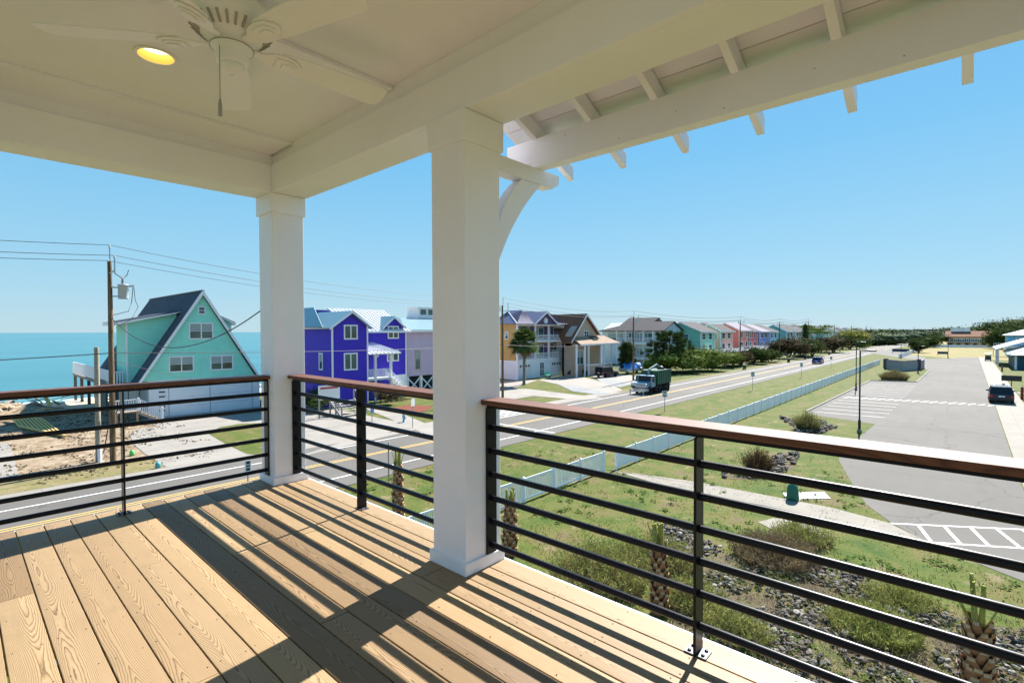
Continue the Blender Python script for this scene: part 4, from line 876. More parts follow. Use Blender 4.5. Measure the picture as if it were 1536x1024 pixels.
# ---------- the row of coloured houses
ROWY=48.
def row_house(label,col,ap,ea,rp,roof=SHGR,kind='x',seed=0,detail=True):
    """kind 'x': gable end faces -X.  ap/ea = (px,py) of ridge end and street eave corner, rp = right px of street front"""
    x0=FY(ea[0],ea[1],ROWY)[0]; ze=FY(ea[0],ea[1],ROWY)[1]; x1=FY(rp,500,ROWY)[0]; x1=max(x1,x0+9)
    ya,za=FX(ap[0],ap[1],x0); za=max(za,ze+1.2); yb_=2*ya-ROWY
    m=paint(label.split()[0]+str(seed),tuple(v*.82+.10 for v in col))
    h=thing('beach_house',label,'house',((x0+x1)/2,ya,0),'coloured houses in the seaside row')
    s=MB(); s.prism([(ROWY,0),(yb_,0),(yb_,ze),(ya,za-.25),(ROWY,ze)],'x',x0,x1); s.build('wall',m,h)
    s=MB()
    for (ey,ez) in ((ROWY-.7,ze-.25),(yb_+.7,ze-.25)): s.slab([(x0-.4,ya,za),(x1+.4,ya,za),(x1+.4,ey,ez),(x0-.4,ey,ez)],.2)
    s.build('roof',roof,h)
    s=MB()
    for (ey,ez) in ((ROWY-.7,ze-.25),(yb_+.7,ze-.25)): s.prism([(ya,za-.02),(ey,ez-.02),(ey,ez-.32),(ya,za-.4)],'x',x0-.46,x0-.4)
    s.box(x0-.06,x0+.1,ROWY-.06,ROWY+.1,0,ze); s.box(x1-.1,x1+.06,ROWY-.06,ROWY+.1,0,ze)
    s.box(x0-.4,x1+.4,ROWY-.76,ROWY-.7,ze-.5,ze-.22); s.build('trim_boards',TRIM,h)
    if detail:
        L=x1-x0
        for z in (ze-2.1,ze-4.9):
            for u in (.12,.58): window(h,'y',x0+L*u,x0+L*(u+.22),z,z+1.4,ROWY,-1,half=False,div=1,fw=.14)
        window(h,'x',ya-2.,ya-.8,ze-2.2,ze-.9,x0,-1,div=1,half=False)
        zp=ze-5.6
        s=MB(); s.box(x0+.5,x1-.3,ROWY-3.2,ROWY-.01,zp-.25,zp); s.box(x0+.6,x1-.4,ROWY-3.1,ROWY-3.0,0,zp-.25)
        rail(s,(x0+.5,ROWY-3.1,zp),(x1-.3,ROWY-3.1,zp),1.0,.3,.06); rail(s,(x0+.5,ROWY-3.1,zp),(x0+.5,ROWY-.1,zp),1.0,.3,.06)
        s.prism([(x0+.5,zp),(x0-4.5,.1),(x0-4.9,.1),(x0+.1,zp+.0)],'y',ROWY-3.1,ROWY-3.0); rail(s,(x0+.4,ROWY-3.1,zp),(x0-4.6,ROWY-3.1,.2),1.0,.3,.06)
        s.build('porch_and_stair',TRIM,h)
    return h
C=[('mint green house with grey roof, first of the coloured row',(.17,.60,.44),(1021,482.5),(1050.8,496.),1061,SHGR),
('salmon orange house behind the green hedge, next to the mint one',(.72,.34,.24),(1064,485.5),(1081,495.5),1097,SHGR),
('coral red house with a long sloping roof',(.62,.14,.08),(1088,483.7),(1109,494.3),1121,M('shingle_plum',(.12,.09,.14),.85)),
('crimson house with a pale roof slope',(.50,.04,.06),(1102,486),(1122,495.2),1132,SHGR),
('royal blue house between the crimson and the sky blue house',(.05,.16,.52),(1115,486.6),(1140,496.),1147,M('shingle_plum',(.12,.09,.14),.85)),
('sky blue house with a turquoise gable',(.07,.42,.58),(1127.5,486.2),(1154.9,496.3),1164,SHGR),
('dark sea-green house with a peaked gable in the row',(.09,.27,.26),(1160,486.),(1180,496.3),1187,SHGR),
('grey-green house behind the dark sea-green one',(.20,.33,.33),(1172,486.2),(1193.8,496.4),1200,SHGR),
('cream house with a dark roof slope',(.62,.47,.32),(1192,489.5),(1206.5,496.3),1214,SHGR),
('sage green wide gabled house in the middle distance',(.20,.42,.32),(1216,488.8),(1236,496.1),1243,SHGR),
('pale cream house above the spreading tree',(.66,.60,.48),(1240,490.2),(1252,495.9),1258,SHGR),
('pale aqua house far along the row',(.35,.55,.58),(1253,490.6),(1263,495.8),1268,SHGR),
('lilac house far along the row',(.50,.44,.58),(1266,491.),(1275,495.7),1280,SHGR),
('pale grey-blue house farthest along the row',(.45,.50,.60),(1284,491.4),(1292,495.5),1298,SHGR)]
for i,c in enumerate(C): row_house(c[0],c[1],c[2],c[3],c[4],c[5],seed=i,detail=i<11)
# white hip roofs and gables further back, seen between the row
for i,(px,py,lab) in enumerate(((1057,484,'grey roofed house half hidden behind the salmon house'),(1192,486.5,'small roof lantern house behind the grey-green house'),(1231,488.5,'lilac roofed house behind the sage green gable'))):
    x=FY(px,py,66)[0]; z=FY(px,py,66)[1]; h=thing('beach_house',lab,'house',(x,66,0))
    s=MB(); s.box(x-5,x+5,62,72,0,z-1.6); s.build('wall',HWHT,h); s=MB(); s.add([(x-5.5,61.5,z-1.6),(x+5.5,61.5,z-1.6),(x+5.5,72.5,z-1.6),(x-5.5,72.5,z-1.6),(x-1.5,66,z),(x+1.5,66,z)],[(0,1,5,4),(1,2,5),(2,3,4,5),(3,0,4),(3,2,1,0)]); s.build('roof',SHGR,h)
# ---------- beige house across the field
X=325.; y0=FX(1421.5,510,X)[0]; y1=FX(1483,510,X)[0]; ze=FX(1450,504.5,X)[1]; zr=FX(1450,496.3,X)[1]; zt=FX(1450,492.3,X)[1]
h=thing('large_house','large beige two storey house with brown roof across the dry field','house',(X+5,(y0+y1)/2,0)); BEI=paint('beige',(.62,.50,.33),.3)
s=MB(); s.box(X,X+12,y1,y0,0,ze); s.build('wall',BEI,h)
s=MB(); s.slab([(X-1,y0+1,ze-.1),(X-1,y1-1,ze-.1),(X+6,y1-1,zr),(X+6,y0+1,zr)],.3); s.slab([(X+13,y0+1,ze-.1),(X+13,y1-1,ze-.1),(X+6,y1-1,zr),(X+6,y0+1,zr)],.3); s.build('roof',SHB,h)
s=MB(); s.box(X+5,X+8,y1+6.5,y0-1,zr-.3,zt); s.box(X-.4,X+12,y1-1.3,y1-.9,ze-1.,zr+.4); s.build('roof_band',flat('band_white',(.85,.85,.85),.5),h)
for u in (.2,.36,.52,.62,.78):
    y=y0+(y1-y0)*u; window(h,'x',y-.7,y+.7,ze-2.9,ze-1.3,X,-1,half=False,fw=.2); s=MB(); s.box(X-.08,X-.002,y-1.35,y-.95,ze-3.0,ze-1.2); s.box(X-.08,X-.002,y+.95,y+1.35,ze-3.0,ze-1.2); s.build('shutter',BLK,h)
s=MB()
for k in range(6): y=y0+(y1-y0)*(k/5); s.box(X-2.8,X-2.4,y-.2,y+.2,0,ze*.45)
s.box(X-2.9,X,y1,y0,ze*.45,ze*.49); s.build('porch',BEI,h)
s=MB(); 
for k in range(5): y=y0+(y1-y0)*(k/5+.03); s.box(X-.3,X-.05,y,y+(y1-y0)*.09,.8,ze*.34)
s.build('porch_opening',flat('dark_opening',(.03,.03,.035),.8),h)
fence('f','low white fence in front of the far beige house',308,16,312,-24,h=1.4,pickets=False,pitch=5)
# ---------- blue house far right
X=215.; y0=FX(1511,510,X)[0]; y1=y0-22; ze=FX(1520,502.5,X)[1]; zr=FX(1530,496.,X)[1]
h=thing('large_house','light blue house with hipped roof at the right edge behind the white-roofed building','house',(X+5,(y0+y1)/2,0)); BL=paint('light_blue',(.12,.36,.52),.25)
s=MB(); s.box(X,X+12,y1,y0,0,ze); s.build('wall',BL,h)
s=MB(); s.slab([(X-.8,y0+.8,ze),(X-.8,y1-.8,ze),(X+6,y1+5,zr+.8),(X+6,y0-5,zr+.8)],.2); s.slab([(X-.8,y0+.8,ze),(X+6,y0-5,zr+.8),(X+12.8,y0+.8,ze)],.2); s.build('roof',METB,h)
for u in (2,6,11,16): window(h,'x',y0-u-1.6,y0-u,ze-2.6,ze-1,X,-1,half=False,fw=.2)
s=MB(); s.box(X-2.5,X,y1,y0+3,ze*.42,ze*.48); rail(s,(X-2.5,y0+3,ze*.48),(X-2.5,y1,ze*.48),1.,.5,.12)
for k in range(5): s.box(X-2.5,X-2.3,y0+3-k*5,y0+3.2-k*5,0,ze*.42)
s.build('deck',TRIM,h)
# ---------- white metal roofed building, right edge
xA,yA=146.5,-7.0
h=thing('community_building','single storey building with bright white metal roof and dark teal wall at the right edge','building',(xA+8,yA-6,0)); DT=paint('dark_teal',(.02,.07,.11),.25)
ze=FX(1522,532.5,xA)[1]; s=MB(); s.box(xA,xA+22,yA-16,yA,0,ze); s.build('wall',DT,h)
s=MB(); q=[(xA-1,yA+1,ze+.1),(xA-1,yA-17,ze+.1),(xA+6,yA-9,ze+3.3),(xA+6,yA-7,ze+3.3)]; s.slab(q,.2); s.slab([(xA-1,yA+1,ze+.1),(xA+6,yA-7,ze+3.3),(xA+16,yA-7,ze+3.3),(xA+23,yA+1,ze+.1)],.2); seams(s,[(xA-1,yA+1,ze+.1),(xA+23,yA+1,ze+.1),(xA+16,yA-7,ze+3.3),(xA+6,yA-7,ze+3.3)],.8,.08); s.build('roof',MET,h)
s=MB(); b0=FX(1493,526.5,160)[0]; s.slab([(158,b0,ze+.9),(180,b0,ze+.9),(180,yA-6,ze+4.2),(158,yA-6,ze+4.2)],.2); s.box(164,170,yA-8,yA-4,ze+3.4,ze+6.3); s.build('side_roof',MET,h)
s=MB(); s.box(161,178,yA-8,yA-1.2,0,ze); s.build('side_wall',HWHT,h)
s=MB(); 
for x in (159,166,173): s.box(x-.1,x+.1,b0-.6,b0-.4,0,ze+.8)
s.box(159,173,b0-.55,b0-.45,1.0,1.1); s.build('porch_posts',TRIM,h)
s=MB(); s.box(xA-.05,xA-.002,yA-3.6,yA-2.6,0,2.3); s.build('door',HWHT,h); s=MB(); s.box(xA-.06,xA-.002,yA-.35,yA,0,ze); s.build('corner_board',TRIM,h)
# brown enclosure by the lot
e=thing('enclosure_wall','brown walled bin enclosure with tall corner piers by the long fence','enclosure',(131,10.3,0)); P=[G(1329,553.5),G(1353,556.8),G(1378,555)]; EB=M('brown_block',(.11,.075,.07),.85,.2,2.,.3); EG=M('grey_panel',(.30,.29,.30),.8,.12,2.)
s=MB()
for i in range(2): s.bar((*P[i],1.0),(*P[i+1],1.0),.25,1.95)
s.bar((*P[0],1.),(P[0][0]+6,P[0][1]+1,1.),.25,1.9); s.bar((*P[2],1.),(P[2][0]+6,P[2][1]-.5,1.),.25,1.9); s.build('wall_panel',EG,e)
s=MB()
for p in (P[0],P[2]): s.box(p[0]-.35,p[0]+.35,p[1]-.35,p[1]+.35,0,2.25)
for i in range(2): s.bar((*P[i],2.03),(*P[i+1],2.03),.34,.12)
s.build('piers_and_coping',EB,e)
for px,py,tp,lb,wm in ((1351,530,523,'dark sign board beside the entrance drive',2.4),(1414,533,527,'small dark notice board on the grass strip at the far kerb',1.3)):
    x,y=G(px,py); z=FX(px,tp,x)[1]; r=thing('notice_board',lb,'sign',(x,y,0)); s=MB(); s.box(x,x+.1,y-wm,y+wm,z*.35,z); s.build('board_panel',flat('sign_navy',(.03,.05,.10)),r); s=MB(); s.box(x+.1,x+.2,y-wm,y-wm+.2,0,z); s.box(x+.1,x+.2,y+wm-.2,y+wm,0,z); s.build('board_posts',SGNW,r)
# ================================================================ VEGETATION
def leafm(name,c1,c2,c3=None,sc=.6,tr=.25,kind='Object'):
    m,t,b=base(name,.85,0,.03); v=coords(t,kind)
    f=noi(t,v,sc,5,.75); col=ramp(t,f,[(.28,c1),(.5,c2),(.72,c3 or c2)])
    fl=noi(t,v,sc*17,1,.5); col=mixc(t,1.,col,ramp(t,fl,[(.35,(.6,.6,.6)),(.65,(1.4,1.4,1.4))]),'MULTIPLY')
    t.links.new(col,b.inputs['Base Color'])
    if tr:
        tl=nd(t,'ShaderNodeBsdfTranslucent'); t.links.new(col,tl.inputs[0]); mx=nd(t,'ShaderNodeMixShader'); mx.inputs[0].default_value=tr
        out=[n for n in t.nodes if n.type=='OUTPUT_MATERIAL'][0]; t.links.new(b.outputs[0],mx.inputs[1]); t.links.new(tl.outputs[0],mx.inputs[2]); t.links.new(mx.outputs[0],out.inputs[0])
    return m
OAK=leafm('oak_leaf',(.022,.038,.012),(.05,.075,.02),(.10,.115,.035),.45); OAKB=leafm('oak_leaf_brown',(.05,.035,.022),(.09,.065,.035),(.075,.085,.03),.45)
HEDGE=leafm('hedge_leaf',(.045,.075,.015),(.11,.15,.03),(.25,.26,.06),.5); PINEM=leafm('pine_needles',(.02,.04,.016),(.05,.08,.025),(.11,.13,.04),.7,.15)
YEL=leafm('willow_leaf',(.13,.14,.03),(.26,.25,.06),(.36,.33,.09),.5); FARL=leafm('far_foliage',(.025,.045,.03),(.05,.075,.035),(.10,.11,.04),.03,0)
PALML=leafm('palm_frond',(.03,.055,.018),(.08,.12,.03),(.15,.18,.05),1.2,.15); PALMD=leafm('palm_dead',(.12,.075,.03),(.23,.15,.07),(.32,.23,.12),2.,.1)
WISP=leafm('wispy_leaf',(.17,.19,.05),(.27,.28,.08),(.38,.36,.13),1.5,.2); WISPB=leafm('wispy_brown',(.13,.085,.06),(.22,.16,.09),(.30,.24,.12),1.5,.15)
BARK=M('bark',(.13,.095,.07),.9,.35,5.,.5)
def rv(rg): 
    while 1:
        v=Vector((rg.uniform(-1,1),rg.uniform(-1,1),rg.uniform(-1,1)))
        if .05<v.length<1:return v
def leaf(s,c,nrm,size,asp=.55,mi=0):
    u=nrm.cross(Vector((.3,.2,.93))); u=u.normalized() if u.length>.01 else Vector((1,0,0)); w_=nrm.cross(u).normalized()
    s.add([c-u*size,c-w_*size*asp,c+u*size,c+w_*size*asp],[(0,1,2,3)],mi)
def blob(s,c,r,n,size,rg,shell=.55,lump=.28,seed=0,mi=0,core=True):
    """leaf cloud in a lumpy ellipsoid"""
    c=Vector(c); 
    for _ in range(n):
        v=rv(rg).normalized(); k=1+lump*2*noise.noise(v*1.9+Vector((seed,seed*.7,c.x*.1))); 
        if rg.random()<.16: k*=1.12
        d=shell+(1-shell)*rg.random()**.5
        p=c+Vector((v.x*r[0],v.y*r[1],v.z*r[2]))*k*d
        nn=(v+rv(rg)*.9).normalized(); leaf(s,p,nn,size*rg.uniform(.6,1.4),rg.uniform(.4,.8),mi)
def crownball(s,c,r,seed):
    c=Vector(c);n,m_=10,6;vs=[];fs=[]
    for i in range(m_+1):
        for j in range(n):
            a=math.pi*i/m_;b_=2*math.pi*j/n; v=Vector((math.sin(a)*math.cos(b_),math.sin(a)*math.sin(b_),math.cos(a))); k=.62*(1+.3*noise.noise(v*1.7+Vector((seed,0,0)))); vs.append(c+Vector((v.x*r[0],v.y*r[1],v.z*r[2]))*k)
    for i in range(m_):
        for j in range(n): fs.append((i*n+j,(i+1)*n+j,(i+1)*n+(j+1)%n,i*n+(j+1)%n))
    s.add(vs,fs)
def broad(x,y,h,w_,mat,label,name='live_oak',cat='tree',group=None,n=2600,ls=.17,lobes=7,trunk=True,seed=0,low=.25):
    rg=random.Random(seed*31+5); t_=thing(name,label,cat,(x,y,0),group)
    s=MB(); core=MB()
    for i in range(lobes):
        a=rg.uniform(0,6.28); rr=w_*.5*rg.uniform(.15,.68); cx,cy=x+math.cos(a)*rr,y+math.sin(a)*rr; r0=w_*rg.uniform(.2,.34); rz=h*rg.uniform(.2,.34)
        cz=max(rz*.8+h*low*.4,h-rz*rg.uniform(1.0,1.9)-(rr/w_)*h*.35)
        blob(s,(cx,cy,cz),(r0,r0,rz),n//lobes,ls,rg,.6,.35,seed+i); crownball(core,(cx,cy,cz),(r0,r0,rz),seed+i)
    s.add(core.v,core.f); s.build('crown',mat,t_)
    s=MB()
    for k in range(4 if trunk else 0):
        a=k*1.7+rg.random(); s.tube([(x+math.cos(a)*.15,y+math.sin(a)*.15,-.05),(x+math.cos(a)*w_*.1,y+math.sin(a)*w_*.1,h*.3),(x+math.cos(a)*w_*.26,y+math.sin(a)*w_*.26,h*.62)],[.16,.11,.05],6)
    if trunk: s.build('trunk',BARK,t_)
    return t_
# ---- hedge of big shrubs across the road
g_='big green shrubs forming the hedge across the road'
hl=['leftmost big green shrub of the hedge, partly behind the truck','big green shrub of the hedge, second from the truck','tallest green shrub in the middle of the hedge','big green shrub of the hedge beside the pole','rounded green shrub at the right end of the hedge','low dark shrub closing the hedge at its far right tip']
for i,(px,py,h,w_) in enumerate(((1022,562,4.0,9),(1040,560,4.6,9),(1058,558,5.0,9.5),(1078,557,4.6,9),(1094,553,4.0,8.5),(1103,551,3.2,6.5))):
    x,y=G(px,py); broad(x+2,y+2.8,h*1.12,w_*1.1,HEDGE,hl[i],'hedge_shrub','shrub',g_,3000,.17,8,False,i+1,low=0)
# ---- dark oaks along the verge
ol=[('round dark live oak just right of the hedge gap',1128,549,3.9,9,OAKB),('dark live oak behind the second pole on the verge',1146,546,4.6,8,OAK),('spreading dark oak left of the dark bin',1160,543,4.2,9,OAK),('large brown-green oak behind the blue car',1197,538,6.8,12,OAKB),('dense dark oak above the blue car, to its right',1216,536,6.6,11,OAK),('dark oak with a sunlit top right of the blue car',1232,534,6.2,12,OAKB),('dark purple-brown oak beyond the dark bin with the white lid',1262,529,7.,14,OAKB),('dark oak on the verge below the distant yellow-green tree',1285,524,7.,15,OAK)]
for i,(lb,px,py,h,w_,mt) in enumerate(ol):
    x,y=G(px,py); broad(x,y+2.5,h,w_,mt,lb,'live_oak','tree','dark oaks along the far verge',2600,.2+.02*i,7,True,20+i)
x,y=G(1297,520); broad(x,y+8,9.5,20,YEL,'yellow-green rounded tree standing out of the dark far tree line','willow_tree','tree',None,1800,.5,7,True,33)
x,y=G(1318,518); broad(x,y+6,8.,17,OAK,'dark rounded tree just right of the yellow-green tree','live_oak','tree',None,1500,.5,7,True,34)
x,y=G(1345,514); broad(x,y+8,9.,26,OAK,'broad dark tree at the distant bend on the beach side','live_oak','tree',None,1500,.6,8,True,35)
for i,(px,py,h,w_,lb) in enumerate(((1378,529,5.,7,'dark bushy tree where the entrance drive leaves the road'),(1393,521,6.,11,'dark bushy tree left of the beige house'),(1408,519.5,7.5,13,'dense dark tree touching the left side of the beige house'))):
    x,y=G(px,py); broad(x,y,h,w_,OAK,lb,'live_oak','tree',None,2600,.3,8,True,40+i)
for i,(px,X_,h,w_,lb) in enumerate(((1492,352,13,20,'tall dark tree right behind the beige house'),(1503,300,10,16,'dark tree between the beige house and the light blue house'),(1520,380,14.5,34,'wide dark tree crown above the light blue house'),(1540,420,17,40,'dark tree crown at the right edge of the skyline'))):
    y=FX(px,500,X_)[0]; broad(X_,y,h,w_,OAK,lb,'live_oak','tree',None,4200,.42,11,True,50+i)
# feathery juniper among the dark oaks and flat topped tree by the lilac houses
x,y=G(1228,532); t_=thing('cedar_tree','narrow dark cedar poking above the oaks behind the blue car','tree',(x,y+4,0)); s=MB(); rg=random.Random(9)
for k in range(9): blob(s,(x,y+4,2+k*.95),(2.3-k*.22,2.3-k*.22,.9),220,.22,rg,.4,.4,k)
s.build('crown',PINEM,t_); s=MB(); s.tube([(x,y+4,0),(x,y+4,9)],[.2,.06],6); s.build('trunk',BARK,t_)
x,y=G(1252,529); t_=thing('spreading_tree','pale green spreading tree with layered flat crown beside a far pole','tree',(x,y+6,0)); s=MB()
for k in range(9): a=k*.9; blob(s,(x+math.cos(a)*3.4,y+6+math.sin(a)*3.4,7.4+(k%3)*1.1),(2.6,2.6,.55),200,.24,rg,.3,.4,k)
s.build('crown',HEDGE,t_); s=MB()
for k in range(5): a=k*1.26; s.tube([(x,y+6,0),(x+math.cos(a)*.6,y+6+math.sin(a)*.6,4.5),(x+math.cos(a)*3.4,y+6+math.sin(a)*3.4,7.6)],[.2,.13,.05],6)
s.build('trunk',BARK,t_)
# ---- distant woods
s=MB(); rg=random.Random(77)
for (xa,xb,ya,yb,n,hh) in ((330,1500,36,70,90,(7,11)),(420,2600,-30,12,100,(9,15)),(380,2600,-900,-30,170,(10,19)),(600,3000,60,110,90,(8,13)),(1500,4200,-300,60,90,(12,20))):
    for k in range(n):
        u=(k+rg.random())/n; x=xa+(xb-xa)*u**1.8; y=rg.uniform(ya,yb); h=rg.uniform(*hh); w_=rg.uniform(9,17)*(1+x/1500)
        if -4.9<y/x*330<0 and x<345: continue
        if ya==-900: y=-(.03+.5*rg.random()**1.5)*x
        if 340<x<470 and -30<y<12: continue
        h*=.74; crownball(s,(x,y,h*.4),(w_,w_,h*.8),k); blob(s,(x,y,h*.45),(w_*.75,w_*.75,h*.56),230,.35+x*.0006,rg,.8,.3,k)
s.build('distant_woods',FARL,None,'far off dark green woods on the horizon at the end of the road','woods',kind='stuff')
# ---- low scrub at feet of row houses
rg=random.Random(5)
sl=['low grey-green scrub under the porch of the salmon house','low scrub under the porch of the coral red house','low scrub in front of the royal blue house','low scrub in front of the sky blue house','low scrub in front of the grey-green house']
for i,(px,w_) in enumerate(((1066,6),(1100,8),(1140,9),(1168,9),(1186,10))):
    x=FY(px,520,44.5)[0]; broad(x,45.2,2.6+i*.35,w_,OAK if i%2 else HEDGE,sl[i],'scrub_bush','shrub','scrub bushes before the row houses',900,.2,5,False,60+i,low=0)
# ---- pines near the apartment block
def pine(px,py,htop,w_,label,seed,lean=0):
    x,y=G(px,py); z=FX(px,htop,x)[1]; rg=random.Random(seed); t_=thing('pine_tree',label,'tree',(x,y,0)); s=MB(); tr=MB(); tr.tube([(x,y,0),(x+lean*.4,y,z*.5),(x+lean,y,z*.93)],[.26,.17,.05],8)
    n=int(14+w_*2.2)
    for k in range(n):
        u=k/n; zz=z*(.18+.78*u); a=k*2.4+rg.random(); L=w_*.5*(1-.55*u)*rg.uniform(.65,1.1)*(.75 if u<.15 else 1)
        e=Vector((x+lean*u+math.cos(a)*L,y+math.sin(a)*L,zz+L*.22)); tr.tube([(x+lean*u,y,zz-.3),e],[.07,.03],5)
        for q in range(4):
            c=Vector((x+lean*u,y,zz)).lerp(e,.45+.2*q)+rv(rg)*.25
            for _ in range(120):
                d=(rv(rg)+Vector((0,0,.55))).normalized(); L2=rg.uniform(.35,.75); p=c+d*L2*.5+rv(rg)*.35; r_=d.cross(Vector((.3,.5,.8))).normalized()*.035
                s.add([p-d*L2*.5-r_,p-d*L2*.5+r_,p+d*L2*.5],[(0,1,2)])
    s.build('crown',PINEM,t_); tr.build('trunk',BARK,t_)
pine(941,560,514,4.2,'small dark pine between the cottage and the pole',3)
pine(1003,558,499,11.5,'large spreading dark pine behind the truck and beside the apartment block',4,.6)
# ---- cabbage palm by the white house
def frond(s,base,dirv,L,rg,droop=.5,nl=11,wd=.05,st=None):
    d=Vector(dirv).normalized(); side=d.cross(Vector((0,0,1))); side=side.normalized() if side.length>.05 else Vector((1,0,0)); p0=Vector(base); stem=p0+d*L*.45
    (st or s).tube([p0,stem],[.025,.015],4)
    up=side.cross(d).normalized()
    for i in range(nl):
        a=(i/(nl-1)-.5)*2.5; dd=(d*math.cos(a)+side*math.sin(a)).normalized(); l=L*.62*(1-.25*abs(a)/1.3)*rg.uniform(.85,1.1)
        m_=stem+dd*l*.55+up*.05; e=stem+dd*l-Vector((0,0,droop*l*rg.uniform(.3,.8))); w_=dd.cross(up).normalized()*wd
        s.add([stem,m_-w_,e,m_+w_],[(0,1,2,3)])
x,y=G(786,577); z=FX(786,517,x)[1]; P_=thing('palm_tree','cabbage palm with a full shaggy crown in front of the ochre and white house','palm tree',(x,y,0)); rg=random.Random(12)
s=MB(); s.tube([(x,y,0),(x,y,.3),(x+.06,y,2.),(x+.1,y,z-.4),(x+.1,y,z)],[.34,.24,.21,.27,.2],10); s.build('trunk',M('palm_bark',(.20,.165,.13),.9,.3,8.,.6),P_)
s=MB()
for k in range(95):
    a=rg.uniform(0,6.28); e=rg.uniform(-.6,1.45); frond(s,(x+.1,y,z+.2),(math.cos(a)*math.cos(e),math.sin(a)*math.cos(e),math.sin(e)),rg.uniform(2.1,3.1),rg,.5,11,.12)
s.build('crown',PALML,P_); s=MB()
for k in range(22):
    a=rg.uniform(0,6.28); e=rg.uniform(-1.35,-.5); frond(s,(x+.1,y,z),(math.cos(a)*math.cos(e),math.sin(a)*math.cos(e),math.sin(e)),rg.uniform(1.5,2.1),rg,.5,9,.07)
s.build('dead_fronds',PALMD,P_)
x,y=G(668,590); z=FX(668,533,x)[1]; P_=thing('palm_tree','cabbage palm in front of the lilac house, half hidden by the big column','palm tree',(x,y+6,0))
s=MB(); s.tube([(x,y+6,0),(x,y+6,z)],[.25,.2],10); s.build('trunk',MATS['palm_bark'],P_); s=MB()
for k in range(50):
    a=rg.uniform(0,6.28); e=rg.uniform(-.7,1.45); frond(s,(x,y+6,z+.1),(math.cos(a)*math.cos(e),math.sin(a)*math.cos(e),math.sin(e)),rg.uniform(2.2,3.),rg,.5,11,.075)
s.build('crown',PALML,P_)
# ---- newly planted palms with cut bootjack trunks
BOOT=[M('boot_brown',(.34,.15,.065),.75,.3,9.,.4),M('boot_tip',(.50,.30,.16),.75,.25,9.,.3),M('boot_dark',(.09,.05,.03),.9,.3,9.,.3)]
STALK=leafm('cut_stalk',(.20,.20,.045),(.33,.31,.08),(.42,.40,.16),3.,.1)
def young_palm(px,py,ptop,pspear,label,seed,r0=.23):
    x,y=G(px,py); zt=FX(px,ptop,x)[1]; zs=FX(px,pspear,x)[1]; rg=random.Random(seed)
    t_=thing('young_palm',label,'palm tree',(x,y,0),'newly planted palms with cut fronds')
    s=MB(); s.tube([(x,y,-.1),(x,y,zt*.5),(x,y,zt)],[r0*.86,r0*.8,r0*.55],12,2)
    rows=int(zt/.15); k=0
    for i in range(rows):
        zz=zt*(i+.2)/rows; rr=r0*(1.02-.35*(zz/zt)**3); nb=6
        for j in range(nb):
            a=(j+.5*(i%2))*6.283/nb+rg.uniform(-.12,.12)+i*.13; c=Vector((x+math.cos(a)*rr*.8,y+math.sin(a)*rr*.8,zz)); o_=Vector((math.cos(a),math.sin(a),0)); t2=Vector((-math.sin(a),math.cos(a),0))
            hgt=rg.uniform(.2,.32); wb=rr*.62; fl=rg.uniform(.05,.12); tip=c+o_*fl+Vector((0,0,hgt)); 
            a1=c-t2*wb+o_*.0; a2=c+t2*wb; b1=tip-t2*wb*.42; b2=tip+t2*wb*.42; m1=c.lerp(tip,.5)+o_*.035
            s.add([a1,a2,b2,b1,m1],[(0,1,4),(1,2,4),(2,3,4),(3,0,4)],0); 
            q=o_*.022; s.add([b1,b2,b2+q-Vector((0,0,.05)),b1+q-Vector((0,0,.05)),b1+q*.4+Vector((0,0,.03)),b2+q*.4+Vector((0,0,.03))],[(0,1,5,4),(3,2,1,0)],1)
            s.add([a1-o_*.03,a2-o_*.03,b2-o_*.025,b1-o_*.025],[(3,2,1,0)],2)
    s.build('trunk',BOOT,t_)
    s=MB()
    for k in range(9):
        a=rg.uniform(0,6.28); tl=rg.uniform(0,.16) if k<6 else rg.uniform(.25,.5); d=Vector((math.cos(a)*tl,math.sin(a)*tl,1)).normalized(); L=(zs-zt)*rg.uniform(.75,1.05)+.1; p=Vector((x+math.cos(a)*.08,y+math.sin(a)*.08,zt-.1))
        w0=rg.uniform(.035,.055) if k<6 else .018; s.tube([p,p+d*L*.5,p+d*L],[w0*1.25,w0,w0*.8],5)
    s.build('cut_fronds',STALK,t_); return t_
young_palm(597,778,698,672,'slender young palm with cut fronds by the road, seen between the columns',1,.21)
young_palm(765,833,753,733,'young palm with cut fronds just right of the big column by the picket fence',2,.23)
young_palm(988,920,820,781,'young palm with cut fronds left of the railing post, by the riprap',3,.22)
young_palm(1466,1062,938,866,'nearest young palm with stout cut fronds in the rocks at the lower right',4,.27)
# ---- riprap
def rockm():
    m,t,b=base('riprap_stone',.85,0,.3); at=nd(t,'ShaderNodeAttribute',attribute_name='rnd'); col=ramp(t,at.outputs['Fac'],[(0,(.035,.03,.026)),(.4,(.085,.073,.06)),(.8,(.15,.13,.11)),(1,(.34,.31,.26))])
    col=mixc(t,1.,col,ramp(t,noi(t,coords(t),9,5,.7),[(.3,(.7,.7,.7)),(.7,(1.2,1.2,1.2))]),'MULTIPLY'); t.links.new(col,b.inputs['Base Color']); bump(t,b,noi(t,coords(t),22,4),.5,.02); return m
ROCK=rockm()
ico=[(0,0,1),(.894,0,.447),(.276,.851,.447),(-.724,.526,.447),(-.724,-.526,.447),(.276,-.851,.447),(.724,.526,-.447),(-.276,.851,-.447),(-.894,0,-.447),(-.276,-.851,-.447),(.724,-.526,-.447),(0,0,-1)]
icf=[(0,1,2),(0,2,3),(0,3,4),(0,4,5),(0,5,1),(1,6,2),(2,7,3),(3,8,4),(4,9,5),(5,10,1),(2,6,7),(3,7,8),(4,8,9),(5,9,10),(1,10,6),(6,11,7),(7,11,8),(8,11,9),(9,11,10),(10,11,6)]
